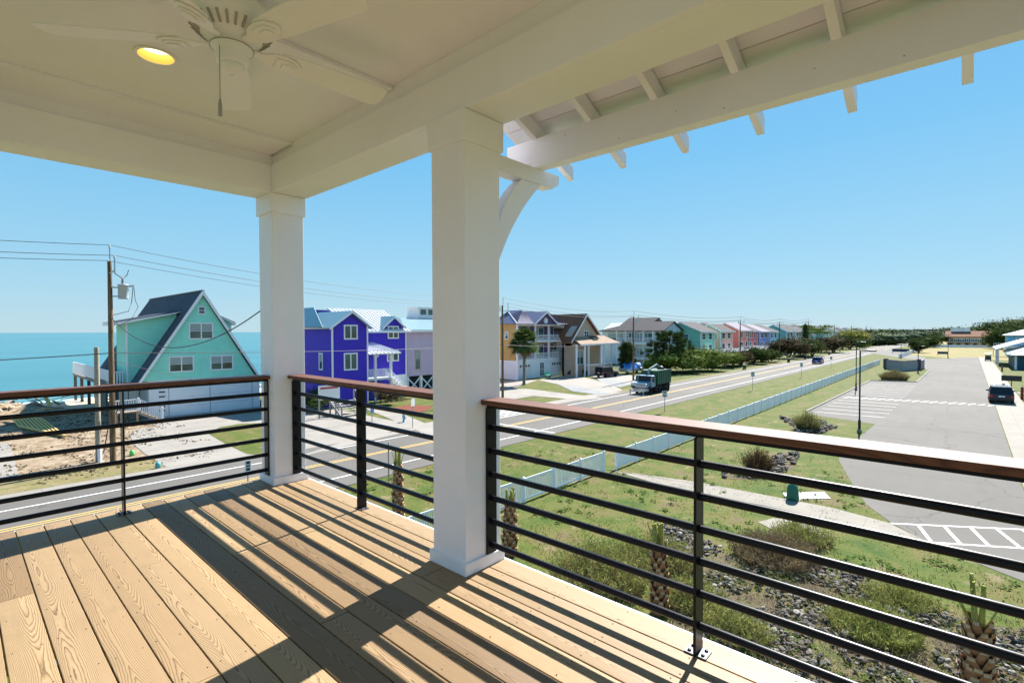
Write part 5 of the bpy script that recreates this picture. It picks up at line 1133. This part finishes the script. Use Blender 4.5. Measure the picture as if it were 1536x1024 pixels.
def inpoly(p,P):
    c=False;n=len(P)
    for i in range(n):
        a,b_=P[i],P[i-1]
        if (a[1]>p[1])!=(b_[1]>p[1]) and p[0]<(b_[0]-a[0])*(p[1]-a[1])/(b_[1]-a[1])+a[0]: c=not c
    return c
DIRT=ground_mat('bed_dirt',[(.3,(.07,.055,.035)),(.5,(.13,.10,.055)),(.65,(.085,.095,.03))],1.2,(.5,1.35),.9,12.)
def rocks(px,n,smin,smax,seed,label,hump=.12):
    P=Gs(px); rg=random.Random(seed); xs=[p[0] for p in P];ys=[p[1] for p in P]; s=MB(); k=0
    sheet('rock_bed_soil',P,DIRT,.006)
    while k<n:
        p=(rg.uniform(min(xs),max(xs)),rg.uniform(min(ys),max(ys)))
        if not inpoly(p,P) or noise.noise(Vector((p[0]*.7,p[1]*.7,seed)))<-.16: continue
        k+=1; r=smin+(smax-smin)*rg.random()**2.2; sc=Vector((rg.uniform(.7,1.3),rg.uniform(.6,1.1),rg.uniform(.4,.75)))*r; M_=Matrix.Rotation(rg.uniform(0,6.28),3,'Z')@Matrix.Rotation(rg.uniform(-.5,.5),3,'X')
        c=Vector((p[0],p[1],r*.3+rg.random()*hump)); s.add([c+M_@Vector((v[0]*sc.x,v[1]*sc.y,v[2]*sc.z))*rg.uniform(.75,1.2) for v in ico],icf,0,False,.01+rg.random())
    s.build('riprap',ROCK,None,label,'rocks',kind='stuff')
rocks([(1004,775),(1030,790),(1060,812),(1100,835),(1180,852),(1240,850),(1300,868),(1340,905),(1420,925),(1536,945),(1640,985),(1640,1110),(1300,1150),(1090,1030),(1010,960),(1000,900),(1010,860),(985,820),(975,795)],3800,.03,.12,1,'grey riprap stones in the long bed below the porch railing')
rocks([(1083,717),(1085,708),(1110,706),(1150,693),(1175,677),(1200,680),(1190,703),(1160,714),(1120,720)],420,.06,.17,2,'grey stones around the dark reddish bush in the lawn')
rocks([(1170,626),(1195,630),(1225,628),(1255,641),(1235,650),(1195,650),(1190,640),(1172,630)],420,.08,.2,3,'grey stones around the bush near the parking stalls')
# ---- twigs and dead litter between the stones
s=MB(); rg=random.Random(61); PB=Gs([(1000,860),(1180,840),(1340,900),(1536,940),(1640,985),(1640,1110),(1300,1150),(1090,1030),(1000,950)]); k=0
while k<9500:
    x,y=rg.uniform(4,22),rg.uniform(-6,12)
    if not inpoly((x,y),PB) or noise.noise(Vector((x*.8,y*.8,11)))<-.25: continue
    k+=1; p=Vector((x,y,rg.uniform(.05,.22))); d=(rv(rg)+Vector((0,0,.35))).normalized()*rg.uniform(.06,.28); q_=d.cross(Vector((.2,.3,.9))).normalized()*.007; s.add([p-q_,p+q_,p+d],[(0,1,2)],0 if noise.noise(Vector((x*1.3,y*1.3,5)))<-.05 else 1)
s.build('dead_twigs',[WISPB,WISP],None,'dry brown twigs and weeds growing between the riprap stones','twigs',kind='stuff')
# ---- wispy bushes
def wispy(x,y,rx,ry,h,n,mats,label,seed,lw=.012,leaves=5,group=None):
    rg=random.Random(seed); t_=thing('wispy_bush',label,'bush',(x,y,0),group); s=MB(); l=MB()
    for k in range(n):
        a=rg.uniform(0,6.28); q=rg.random()**.6; bx,by=x+math.cos(a)*rx*q*.8,y+math.sin(a)*ry*q*.8; hh=h*rg.uniform(.45,1.05)*(1-.45*q); ox,oy=math.cos(a)*q*rg.uniform(.1,.5)*h,math.sin(a)*q*rg.uniform(.1,.5)*h
        p0=Vector((bx,by,-.02));p1=Vector((bx+ox*.35,by+oy*.35,hh*.55));p2=Vector((bx+ox,by+oy,hh)); d=Vector((rg.uniform(-1,1),rg.uniform(-1,1),0)).normalized()*lw
        s.add([p0-d,p0+d,p1+d*.7,p1-d*.7,p2],[(0,1,2,3),(3,2,4)])
        for j in range(leaves):
            u=rg.uniform(.3,1.); p=(p0.lerp(p1,u*2) if u<.5 else p1.lerp(p2,u*2-1)); e=p+rv(rg)*.16+Vector((0,0,.08)); dd=rv(rg)*.022; l.add([p-dd,p+dd,e],[(0,1,2)])
    s.build('stems',mats[0],t_); l.build('leaves',mats[1],t_)
WS=[(900,872,2.0,1.7,1.35,1500,(WISPB,WISP),'tall wispy green bush below the near end of the right railing'),
(985,845,1.0,1.6,1.2,800,(WISPB,WISP),'wispy bush behind the young palm left of the railing post'),
(1035,905,1.0,1.2,.8,600,(WISPB,WISP),'loose yellowish bush beside the railing post'),
(1160,838,1.6,1.6,1.0,1300,(WISPB,WISPB),'brown twiggy bush beside the concrete pad with the orange marker'),
(1205,810,1.0,1.2,.75,600,(WISPB,WISP),'green topped wispy bush at the edge of the concrete pad'),
(1100,955,.8,1.0,.8,500,(WISPB,WISP),'wispy yellow-green bush low in front of the riprap'),
(1310,948,1.15,1.2,.75,1000,(WISP,WISP),'bright green fine leaved bush amid the riprap'),
(1350,905,.9,1.1,.55,600,(WISPB,WISP),'low grey-green bush in the rocks behind the bright green one')]
for i,(px,py,rx,ry,h,n,mt,lb) in enumerate(WS):
    x,y=G(px,py); wispy(x,y,rx,ry,h,n,mt,lb,100+i)
x,y=G(1137,708); wispy(x,y,.75,.75,1.7,700,(flat('red_stem',(.08,.03,.025),.8),leafm('reddish_leaf',(.07,.03,.02),(.12,.07,.03),(.14,.13,.04),2.)),'dark reddish upright bush in a ring of stones on the lawn',120)
x,y=G(1211,645); wispy(x,y,.85,.85,1.9,900,(WISPB,WISP),'feathery olive bush by the near corner of the parking stalls',121,.02)
x,y=G(1341,570); wispy(x,y,2.2,2.,2.0,1500,(WISPB,WISP),'olive brown shrub before the brown wall enclosure',122,.05)
x,y=G(578,606); broad(x,y,2.,4.2,OAKB,'dark clipped shrub beside the flower bed of the purple house','shrub','shrub',None,1200,.12,5,False,90,low=0)
x,y=G(497,607); broad(x,y,2.6,5.5,OAK,'dark green shrub behind the notice board','shrub','shrub',None,1500,.12,6,False,91,low=0)
x,y=G(473,616); broad(x,y,2.,5.,OAK,'low dark shrub between the corner column and the notice board','shrub','shrub',None,1300,.12,6,False,92,low=0)
x,y=G(1350,785)
# ---- grass blades and weeds in the near lawn
s=MB(); rg=random.Random(8)
def tuft(s,x,y,h,n,w_=.012,sp=.06):
    for _ in range(n):
        a=rg.uniform(0,6.28); bx,by=x+rg.gauss(0,sp),y+rg.gauss(0,sp); d=Vector((math.cos(a+1.57),math.sin(a+1.57),0))*w_; e=Vector((bx+math.cos(a)*h*.6,by+math.sin(a)*h*.6,h*rg.uniform(.5,1.1)))
        b0_=Vector((bx,by,0)); s.add([b0_-d,b0_+d,e],[(0,1,2)])
LP=LOT; cnt=0
while cnt<9000:
    r_=8.5+30*rg.random()**1.6; a=R(rg.uniform(-12,78)); x,y=r_*math.cos(a),r_*math.sin(a)
    if y>24.2 or x<3 or inpoly((x,y),LP) or (abs(y-(19.9-.66*0))<0): continue
    k=noise.noise(Vector((x*.55,y*.55,3)));
    if k<-.05 and rg.random()<.7: continue
    cnt+=1; tuft(s,x,y,rg.uniform(.04,.1)*(1.3 if k>.25 else 1),4,.014,.1)
s.build('grass_blades',leafm('grass_blade',(.08,.10,.02),(.13,.15,.03),(.21,.19,.07),.8,.3),None,'short grass tufts scattered over the near lawn','grass',kind='stuff')
s=MB(); cnt=0
while cnt<520:
    r_=9+26*rg.random()**1.4; a=R(rg.uniform(-8,70)); x,y=r_*math.cos(a),r_*math.sin(a)
    if y>24.2 or x<3 or inpoly((x,y),LP) or noise.noise(Vector((x*.4,y*.4,9)))<.08: continue
    cnt+=1
    for _ in range(16): p=Vector((x+rg.gauss(0,.1),y+rg.gauss(0,.1),.03+rg.random()*.05)); leaf(s,p,(rv(rg)+Vector((0,0,1.5))).normalized(),.05,.8)
s.build('lawn_weeds',leafm('weed_leaf',(.03,.07,.01),(.06,.12,.018),(.10,.17,.03),2.,.2),None,'dark green clover patches in the near lawn','weeds',kind='stuff')
s=MB(); rg=random.Random(91)
for k in range(2600):
    x,y=rg.uniform(-4,13.5),rg.uniform(37,70)
    if noise.noise(Vector((x*.35,y*.35,2)))<-.05: continue
    for _ in range(3): p=Vector((x+rg.gauss(0,.15),y+rg.gauss(0,.15),.03)); leaf(s,p,(rv(rg)+Vector((0,0,.9))).normalized(),rg.uniform(.04,.11),.8)
s.build('dirt_clods',M('clod_brown',(.16,.11,.065),.95,.4,6.),None,'loose brown clods and dry weeds on the sandy lot','dirt',kind='stuff')
# ================================================================ VEHICLES
TYRE=flat('tyre',(.02,.02,.022),.8); RIM=flat('rim',(.38,.38,.40),.35,.8); CGL=flat('car_glass',(.008,.01,.014),.08,0,.35); RED=flat('tail_light',(.35,.01,.01),.25); HEAD=flat('headlight',(.7,.7,.68),.15)
def wheel(par,x,y,r,w_,out):
    s=MB(); s.lathe([(r*.62,-w_/2),(r*.94,-w_/2),(r,-w_*.35),(r,w_*.35),(r*.94,w_/2),(r*.62,w_/2)],(x,y,r),20,axis='y'); o=s.build('wheel',TYRE,par)
    s=MB(); s.lathe([(r*.62,-w_*.4),(r*.62,w_*.4),(r*.5,w_*.42),(r*.15,w_*.47)] if out>0 else [(r*.15,-w_*.47),(r*.5,-w_*.42),(r*.62,-w_*.4),(r*.62,w_*.4)],(x,y,r),16,axis='y'); s.build('rim',RIM,o)
def loftcar(s,prof,W,inset,mi=0):
    """prof: list of (x, z, halfwidth) outline loop as closed polygon in xz; sides tilt with halfwidth"""
    n=len(prof); vs=[(x,-hw,z) for x,z,hw in prof]+[(x,hw,z) for x,z,hw in prof]; s.add(vs,[tuple(range(n)),tuple(reversed(range(n,2*n)))]+[(i,n+i,n+(i+1)%n,(i+1)%n) for i in range(n)],mi)
def suv(label,loc,rz,paint_,L=4.9,W=1.95,H=1.8,box=False,name='suv',hood=.55,r=.38,open_top=False):
    r_=thing(name,label,'car',(0,0,0)); hw=W/2; f,bk=L/2,-L/2; wb=L*.30
    s=MB(); hz=H*.58; P=[(bk+.05,.32),(bk,.55),(bk+.02,hz-.06),(bk+.1,hz),(f-L*.26,hz+.01),(f-.2,hz-.12),(f-.02,hz-.3),(f,.5),(f-.06,.3)]
    def arch(cx): return [(cx+r*1.15*math.cos(t),r+r*1.15*math.sin(t)) for t in [math.pi*i/8 for i in range(9)]]
    low=[p for p in arch(wb) if p[1]>.29]+[p for p in arch(-wb) if p[1]>.29]
    s.prism(P+low,'y',-hw,hw); s.build('body',paint_,r_,bev=.05)
    zt=H; x0_,x1_,x2_,x3_=(bk+.12,bk+.38,f-L*.40,f-L*.27) if not box else (bk+.05,bk+.12,f-L*.42,f-L*.34)
    s=MB(); n=0; ins=.20 if not box else .08
    vs=[(x0_,-hw+.04,hz),(x3_,-hw+.04,hz),(x2_,-hw+ins,zt-.05),(x1_,-hw+ins,zt-.05),(x0_,hw-.04,hz),(x3_,hw-.04,hz),(x2_,hw-ins,zt-.05),(x1_,hw-ins,zt-.05)]
    s.add(vs,[(0,1,2,3),(7,6,5,4),(0,3,7,4),(1,5,6,2),(3,2,6,7),(0,4,5,1)]); s.build('cabin_glass',CGL,r_)
    s=MB(); s.box(x1_-.04,x2_+.06,-hw+ins-.03,hw-ins+.03,zt-.07,zt)
    for yy in (-1,1):
        for a,c in (((x0_,hz),(x1_,zt-.05)),((x3_,hz),(x2_,zt-.05)),((-.1-.4,hz),(-.1-.35,zt-.05)),((.55,hz),(.5,zt-.05))):
            s.bar((a[0],yy*(hw-.03),a[1]),(c[0],yy*(hw-ins+.01),c[1]),.06,.09,up=(1,0,0))
    s.build('roof',paint_,r_,bev=.02)
    for sx in (-1,1):
        for sy in (-1,1): wheel(r_,sx*wb,sy*(hw-.10),r,.24,sy)
    for sy in (-1,1):
        s=MB(); s.box(bk-.015,bk+.2,sy*(hw-.28),sy*(hw+.005),hz-.42,hz-.08); s.build('tail_light',RED,r_,bev=.02)
        s=MB(); s.box(f-.3,f-.03,sy*(hw-.42),sy*(hw-.05),hz-.36,hz-.2); s.build('headlight',HEAD,r_,bev=.02)
        s=MB(); s.box(x3_-.25,x3_-.1,sy*(hw-.02),sy*(hw+.2),hz+.0,hz+.17); s.build('mirror',paint_,r_,bev=.02)
    s=MB(); s.box(bk-.02,bk+.01,-.26,.26,hz-.33,hz-.18); s.build('number_plate',flat('plate',(.7,.72,.72),.4),r_)
    s=MB(); s.box(bk-.05,bk+.1,-hw+.05,hw-.05,.33,.55); s.box(f-.1,f+.05,-hw+.05,hw-.05,.3,.52); s.build('bumper',flat('bumper_dark',(.015,.015,.018),.5),r_,bev=.03)
    s=MB(); 
    for yy in (-.6,.6): s.bar((x1_+.1,yy,zt+.05),(x2_,yy,zt+.05),.04,.04)
    s.build('roof_rails',flat('rail_grey',(.2,.2,.22),.4,.5),r_)
    r_.location=loc; r_.rotation_euler=(0,0,rz); return r_
def cpaint(n,c): 
    m,t,b=base('car_paint_'+n,.25,.0,.4); b.inputs['Base Color'].default_value=(*c,1); b.inputs['Coat Weight'].default_value=.25; b.inputs['Coat Roughness'].default_value=.05; return m
BLKP=cpaint('black',(.012,.012,.02)); BLUP=cpaint('blue',(.015,.05,.30)); 
suv('black suv parked half on the sidewalk at the right edge of the car park',(80.3,-2.75,.012),0,BLKP,5.1,2.0,1.85)
x,y=G(1226,546); suv('bright blue suv driving away along the far lane of the road',(x+2.2,y+.3,.012),R(2),BLUP,4.6,1.9,1.65)
x,y=G(912,566); suv('black boxy off-road car parked on the driveway of the tan cottage',(x+.6,y+.6,.03),R(-12),BLKP,4.2,1.85,1.85,True,'off_road_car')
x,y=G(876,563.5); suv('dark car parked behind the black off-road car beside the cottage porch',(x,y+1.5,.03),R(-20),cpaint('slate',(.02,.025,.03)),4.6,1.85,1.5,False,'parked_car')
x,y=G(955,586); 
# golf cart
x,y=G(1482,541.5); c=thing('golf_cart','small dark golf cart with white roof at the far end of the sidewalk','golf cart',(x,y,0)); s=MB(); s.box(x-1.1,x+1.1,y-.6,y+.6,.3,.85); s.box(x-1.1,x-.6,y-.6,y+.6,.85,1.3); s.build('body',flat('cart_body',(.03,.05,.06),.4),c,bev=.05); s=MB(); s.box(x-1.1,x+1.0,y-.68,y+.68,1.95,2.05); s.build('roof',HWHT,c,bev=.03); s=MB()
for a in (-1,.85):
    for b_ in (-.55,.5): s.box(x+a,x+a+.05,y+b_,y+b_+.05,.8,1.96)
s.build('roof_posts',BLK,c); s=MB(); s.box(x-.3,x+.3,y-.55,y+.55,.85,1.1); s.box(x-.35,x-.25,y-.55,y+.55,1.1,1.6); s.build('seat',flat('cart_seat',(.3,.28,.22),.6),c)
for a in (-.75,.75):
    for b_ in (-.55,.55): wheel(c,x+a,y+b_,.24,.16,b_)
# dump truck with grapple
T=thing('refuse_truck','big green refuse truck with a pale blue cab parked on the far lane','truck',(0,0,0)); GRN=M('truck_green',(.008,.085,.042),.45,.12,1.5); CAB=flat('cab_pale',(.17,.27,.33),.4); WHP=flat('truck_white',(.45,.46,.45),.35); YELP=flat('wheel_yellow',(.55,.38,.03),.5)
s=MB(); s.prism([(-3.9,1.25),(2.0,1.25),(2.0,3.2),(-3.6,3.2),(-3.9,2.9)],'y',-1.25,1.25); bd=s.build('container',GRN,T,bev=.03)
s=MB()
for k in range(8): x=-3.5+k*.76; s.box(x,x+.09,-1.31,-1.249,1.3,3.15); s.box(x,x+.09,1.249,1.31,1.3,3.15)
s.box(-3.95,2.05,-1.33,-1.25,3.1,3.25); s.box(-3.95,2.05,1.25,1.33,3.1,3.25); s.build('container_ribs',GRN,bd)
s=MB(); s.box(-3.85,5.2,-.45,.45,.75,1.0); s.box(-3.9,-3.4,-1.1,1.1,.7,1.2); s.build('chassis',BLK,T)
s=MB(); s.prism([(2.35,.95),(4.0,.95),(4.05,1.7),(3.75,2.55),(2.4,2.6)],'y',-1.1,1.1); cb=s.build('cab',CAB,T,bev=.06)
s=MB(); s.prism([(4.0,.9),(5.3,.85),(5.35,1.5),(4.05,1.72)],'y',-.85,.85); s.build('hood',CAB,T,bev=.08)
s=MB(); s.box(3.86,3.93,-.92,.92,1.75,2.4) ; s.prism([(4.06,1.74),(3.8,2.46),(3.77,2.46),(4.03,1.74)],'y',-.95,.95); s.box(2.7,3.65,-1.115,-1.1,1.75,2.4); s.box(2.7,3.65,1.1,1.115,1.75,2.4); s.build('windscreen',CGL,cb)
s=MB(); s.box(5.33,5.37,-.6,.6,.9,1.4); s.box(5.3,5.55,-1.15,1.15,.5,.8); s.build('grille_and_bumper',RIM,T)
for sy in (-1,1):
    s=MB(); s.box(5.25,5.38,sy*.62,sy*.84,1.05,1.3); s.build('headlight',HEAD,T)
    s=MB(); s.box(3.7,3.8,sy*1.2,sy*1.42,1.7,2.2); s.build('mirror',BLK,T)
    for xx in (4.3,): wheel(T,xx,sy*1.0,.52,.3,sy)
    for xx in (1.6,.4,-1.6,-2.8):
        wheel(T,xx,sy*.98,.52,.5,sy)
s=MB(); s.bar((2.2,0,1.2),(2.2,0,3.4),.3,.3); s.bar((2.2,0,3.3),(-.4,.3,4.0),.2,.22); s.bar((-.4,.3,4.0),(-2.2,.2,3.4),.16,.18); s.build('grapple_boom',flat('boom_grey',(.25,.27,.28),.5),T)
s=MB(); s.lathe([(.1,0),(.55,.25),(.5,.6),(.1,.8)],(-2.2,.2,2.9),8); s.build('grapple_claw',BLK,T)
s=MB(); s.bar((5.3,-.9,.55),(6.9,-.9,.55),.12,.12); s.bar((5.3,.9,.55),(6.9,.9,.55),.12,.12); s.bar((6.9,-1.1,.55),(6.9,1.1,.55),.14,.14); s.bar((6.9,-1.,.05),(6.9,-1.,.85),.1,.1); s.bar((6.9,1.,.05),(6.9,1.,.85),.1,.1); s.build('front_outrigger',WHP,T)
T.location=(63.3,31.4,.012); T.rotation_euler=(0,0,R(180)); T.scale=(.70,.92,.92)
V=suv('white pickup with a green stripe, parked just beyond the front of the refuse truck',(FY(957,580,34.2)[0]+1.5,34.2,.02),R(180),cpaint('white',(.62,.64,.60)),3.9,1.8,1.9,True,'pickup_truck')
s=MB(); s.box(-1.9,1.8,-.91,.91,.78,.9); o=s.build('green_stripe',flat('stripe_green',(.25,.5,.05),.4)); o.parent=V; o.location=(0,0,0)
o.data.transform(Matrix.Translation((0,0,.78)))
# tarp covered boat on the apartment lawn
x,y=G(968,561); y+=3; b_=thing('covered_boat','boat under a bright blue tarpaulin on the grass behind the refuse truck','boat',(x,y,0)); s=MB(); vs=[];fs=[];n=12;m_=6
for i in range(n+1):
    u=i/n; w_=1.25*math.sin(math.pi*min(1,.12+u*.8))**.6; zt=1.9+1.3*math.exp(-((u-.42)/.2)**2)
    for j in range(m_+1): v=j/m_*2-1; vs.append((x-3.4+6.8*u,y+v*w_,1.0+(zt-1.)*(1-abs(v)**1.5)+.12*noise.noise(Vector((u*9,v*4,1)))))
for i in range(n):
    for j in range(m_): a=i*(m_+1)+j; fs.append((a,a+m_+1,a+m_+2,a+1))
s.add(vs,fs); s.build('tarpaulin',M('tarp_blue',(.03,.20,.62),.5,.2,2.),b_); s=MB(); s.prism([(x-3.4,1.0),(x-2.6,.4),(x+3.1,.4),(x+3.4,1.05)],'y',y-1.0,y+1.0); s.build('hull',HWHT,b_,bev=.1)
for a in (-1,1): wheel(b_,x+.3,y+a*1.05,.3,.2,a)
f=thing('low_fence','low pinkish white fence in front of the apartment block','fence',(*G(935,556),0)); p=G(918,557);q=G(957,556); s=MB(); rail(s,(*p,0),(*q,0),1.,.3,.08); s.build('pickets',TRIM,f)
# covered valve box, orange marker
x,y=G(1189,750); c=thing('green_cover','dark green rounded fabric cover over a valve, on a small white slab','utility cover',(x,y,0)); s=MB(); s.lathe([(.28,.04),(.27,.2),(.25,.5),(.2,.72),(.1,.82),(.02,.84)],(x,y,0),14); s.build('cover',M('cover_green',(.01,.12,.07),.6,.2,6.,.4),c)
s=MB(); s.box(x-.28,x+.28,y-.3,y+.3,.0,.04); s.build('base_slab',CONC,c)
sheet('white_slab',Gs([(1174,739),(1236,738),(1246,748),(1180,749)]),M('pad_white',(.62,.62,.60),.8,.05),.03)
x,y=G(1192,796); c=thing('valve_marker','short rust orange valve post on a square concrete collar','valve post',(x,y,0)); s=MB(); s.lathe([(.16,.05),(.13,.08),(.11,.3),(.09,.5),(.05,.6)],(x,y,0),12); s.build('post',M('rust_orange',(.35,.10,.03),.7,.3,9.),c); s=MB(); s.box(x-.4,x+.4,y-.36,y+.36,.0,.06); s.build('collar',CONCL,c,bev=.01)
# debris pile at the building lot on the left
WD=[M('lumber_pale',(.46,.36,.24),.85,.25,3.),M('lumber_yellow',(.55,.36,.10),.8,.2,3.),M('lumber_grey',(.35,.33,.30),.85,.25,3.)]
c=thing('debris_pile','heap of broken boards and sheeting at the left end of the sandy lot','debris pile',(*G(28,625),0)); rg=random.Random(3); x0,y0=G(25,626)
for i,mt in enumerate(WD):
    s=MB()
    for k in range(26):
        p=Vector((x0+rg.gauss(-1,2.2),y0+rg.gauss(2,2.2),rg.uniform(.1,1.5))); d=Vector((rg.uniform(-1,1),rg.uniform(-1,1),rg.uniform(-.25,.3))).normalized()*rg.uniform(.8,2.6); s.bar(p-d/2,p+d/2,rg.choice((.12,.2,.35)) if i else rg.uniform(.1,.3),.05)
    s.build('boards',mt,c)
s=MB(); vs=[];fs=[]
for i in range(13):
    for j in range(9): u,v=i/12*2-1,j/8*2-1; vs.append((x0-1+u*5,y0+2+v*4,max(-.05,1.1*(1-u*u)*(1-v*v)*(1+.8*noise.noise(Vector((u*3,v*3,4)))))))
for i in range(12):
    for j in range(8): a=i*9+j; fs.append((a,a+9,a+10,a+1))
s.add(vs,fs,0,True); s.build('soil_mound',SAND,c)
c=thing('roof_truss_stack','flat stack of yellow timber wall frames lying on the sand','lumber stack',(*G(65,638),0)); a,b2,c2,d2=[Vector((*G(*p),.1)) for p in ((28,642),(98,657),(64,637),(16,631))]; s=MB(); s.slab([a,b2,c2+Vector((0,0,.3)),d2+Vector((0,0,.3))],.06); s.build('sheathing',WD[1],c); s=MB()
for k in range(9): u=k/8; s.bar(a.lerp(b2,u)+Vector((0,0,.08)),(d2.lerp(c2,u))+Vector((0,0,.4)),.09,.1)
s.bar(a+Vector((0,0,.1)),b2+Vector((0,0,.1)),.14,.12); s.bar(d2+Vector((0,0,.42)),c2+Vector((0,0,.42)),.14,.12); s.build('studs',M('stud_yellow',(.62,.44,.16),.8,.15),c)
for px,py,lb,cc in ((198,683,'small bright green utility marker in the sand',(.10,.55,.12)),(237,702,'small blue-green valve lid box on the dry verge',(.05,.30,.33))):
    x,y=G(px,py); c=thing('utility_marker',lb,'marker',(x,y,0)); s=MB(); s.lathe([(.14,0),(.14,.28),(.10,.36),(.02,.38)],(x,y,0),10); s.build('cap',flat('mk'+lb[6:9],cc,.5),c)
# red posts and boards by the right lawn
for i,(px,py,tp,lb) in enumerate(((1397+87.5,590,575,'rust red bollard post beside the black suv'),(1533,599,580,'rust red bollard post at the right frame edge'),(1503,557,549,'rust red post on the lawn by the white-roofed building'))):
    x,y=G(px if i else 1505,py,0); z=FX(px if i else 1505,tp,x)[1]; c=thing('red_bollard',lb,'bollard',(x,y,0)); s=MB(); s.lathe([(.14,0),(.14,z*.9),(.10,z)],(x,y,0),10); s.build('post',M('rust_red',(.22,.035,.02),.7,.2,5.),c)
x,y=G(1517,585); z=FX(1517,563,x)[1]; c=thing('park_bench_board','black display board on legs standing on the lawn behind the black suv','display board',(x,y,0)); s=MB(); s.box(x,x+.06,y-1.,y+1.,z*.62,z); s.build('board_panel',BLK,c); s=MB(); s.box(x-.03,x+.05,y-.05,y+.05,0,z*.62); s.build('leg',BLK,c)
# ================================================================ CEILING FAN + DOWNLIGHT
def RZ(px,py,z): d=ray(px,py); return d*((z-EYE)/d.z)+Vector((0,0,EYE))
FANW=M('fan_white',(.90,.88,.90),.45,.03,3.); FANS=flat('fan_shadow_slot',(.40,.37,.33),.7)
hz=EYE+1.47; hc=RZ(348,74,hz); hx_,hy_=hc.x,hc.y
fan=thing('ceiling_fan','white five blade ceiling fan with ribbed housing and pull chain','ceiling fan',(hx_,hy_,ZC))
s=MB(); s.lathe([(.06,hz-.085),(.075,hz-.075),(.078,hz-.02),(.082,hz-.01),(.10,hz+.0),(.10,hz+.025),(.135,hz+.05),(.195,hz+.10),(.205,hz+.16),(.19,hz+.20),(.12,hz+.24),(.11,ZC)],(hx_,hy_,0),40); mo=s.build('motor_housing',FANW,fan)
s=MB()
for k in range(28):
    a=k*6.283/28; c0,s0=math.cos(a),math.sin(a); s.bar((hx_+c0*.145,hy_+s0*.145,hz+.054),(hx_+c0*.192,hy_+s0*.192,hz+.094),.012,.006)
s.build('vent_slots',FANS,mo)
s=MB(); s.lathe([(.01,hz-.135),(.03,hz-.132),(.05,hz-.115),(.06,hz-.09),(.058,hz-.085)],(hx_,hy_,0),24); s.lathe([(.008,hz-.142),(.01,hz-.134)],(hx_,hy_,0),8); s.build('switch_cap',FANW,fan)
s=MB(); s.lathe([(.104,hz+.0),(.104,hz+.004)],(hx_,hy_,0),30); s.build('gap_ring',FANS,fan)
tipA=RZ(50,64,hz+.0); a0=R(69); RB=.88
for k in range(5):
    a=a0+k*R(72); c0,s0=math.cos(a),math.sin(a); rot=Matrix(((c0,-s0,0),(s0,c0,0),(0,0,1))); pitch=Matrix.Rotation(R(-13),3,'X')
    o0=Vector((hx_,hy_,hz+.028))
    def T_(x,y,z): return o0+rot@(pitch@Vector((x,y,z)))
    s=MB(); ol=[(.24,-.066),(.42,-.08),(RB-.05,-.092),(RB-.01,-.075),(RB,-.04),(RB,.04),(RB-.01,.075),(RB-.05,.092),(.42,.08),(.24,.066)]
    n=len(ol); vs=[T_(x,y,-.003) for x,y in ol]+[T_(x,y,.004) for x,y in ol]; s.add(vs,[tuple(reversed(range(n))),tuple(range(n,2*n))]+[(i,(i+1)%n,n+(i+1)%n,n+i) for i in range(n)]); bl=s.build('blade',FANW,fan)
    s=MB()
    def plate(pts,z0,z1):
        m_=len(pts); vs=[T_(x,y,z0) for x,y in pts]+[T_(x,y,z1) for x,y in pts]; s.add(vs,[tuple(reversed(range(m_))),tuple(range(m_,2*m_))]+[(i,(i+1)%m_,m_+(i+1)%m_,m_+i) for i in range(m_)])
    leafo=[(.10,-.018),(.15,-.022),(.19,-.05),(.25,-.062),(.31,-.052),(.35,-.02),(.36,0),(.35,.02),(.31,.052),(.25,.062),(.19,.05),(.15,.022),(.10,.018)]
    plate(leafo,-.016,-.0045)
    plate([(.5*(x-.28)+.285 if 0 else .28+(x-.28)*.72,y*.72) for x,y in leafo[2:11]],-.026,-.0165)
    plate([(.285+(x-.28)*.42,y*.42) for x,y in leafo[2:11]],-.034,-.0265)
    s.build('blade_iron',FANW,bl,bev=.002)
s=MB(); cx_,cy_=hx_-.062,hy_+.0; pc=RZ(329,68,hz-.03); cx_,cy_=pc.x,pc.y
zl_=EYE+RZ(331,160,hz).z*0; L_=.27
s.tube([(cx_,cy_,hz-.03),(cx_,cy_,hz-.03-L_)],.0022,5); ch=s.build('pull_chain',flat('chain_metal',(.35,.3,.25),.4,.8),fan)
s=MB(); s.lathe([(.004,-L_-.085),(.010,-L_-.08),(.009,-L_-.03),(.005,-L_)],(cx_,cy_,hz-.03),10); s.build('pull_fob',flat('fob_grey',(.35,.33,.33),.5),ch)
dl=RZ(234,84,ZC); d_=thing('recessed_downlight','round recessed ceiling light glowing warm yellow beside the fan','ceiling light',(dl.x,dl.y,ZC))
s=MB(); n=36; vs=[];
for rr,zz in ((.118,ZC-.002),(.116,ZC-.007),(.098,ZC-.007),(.096,ZC-.003)): vs+=[(dl.x+rr*math.cos(2*math.pi*i/n),dl.y+rr*math.sin(2*math.pi*i/n),zz) for i in range(n)]
fs=[(r_*n+i,r_*n+(i+1)%n,(r_+1)*n+(i+1)%n,(r_+1)*n+i) for r_ in range(3) for i in range(n)]; s.add(vs,[f[::-1] for f in fs]); s.build('trim_ring',FANW,d_)
s=MB(); vs=[]
for rr,zz in ((.096,ZC-.003),(.085,ZC+.055)): vs+=[(dl.x+rr*math.cos(2*math.pi*i/n),dl.y+rr*math.sin(2*math.pi*i/n),zz) for i in range(n)]
s.add(vs,[(i,(i+1)%n,n+(i+1)%n,n+i) for i in range(n)]); s.build('baffle',flat('baffle_gold',(.85,.62,.22),.35),d_)
s=MB(); s.lathe([(.0845,ZC+.05),(.0845,ZC+.052)],(dl.x,dl.y,0),n); s.build('bulb',flat('bulb_glow',(1.,.80,.38),.5,emit=1.6),d_)
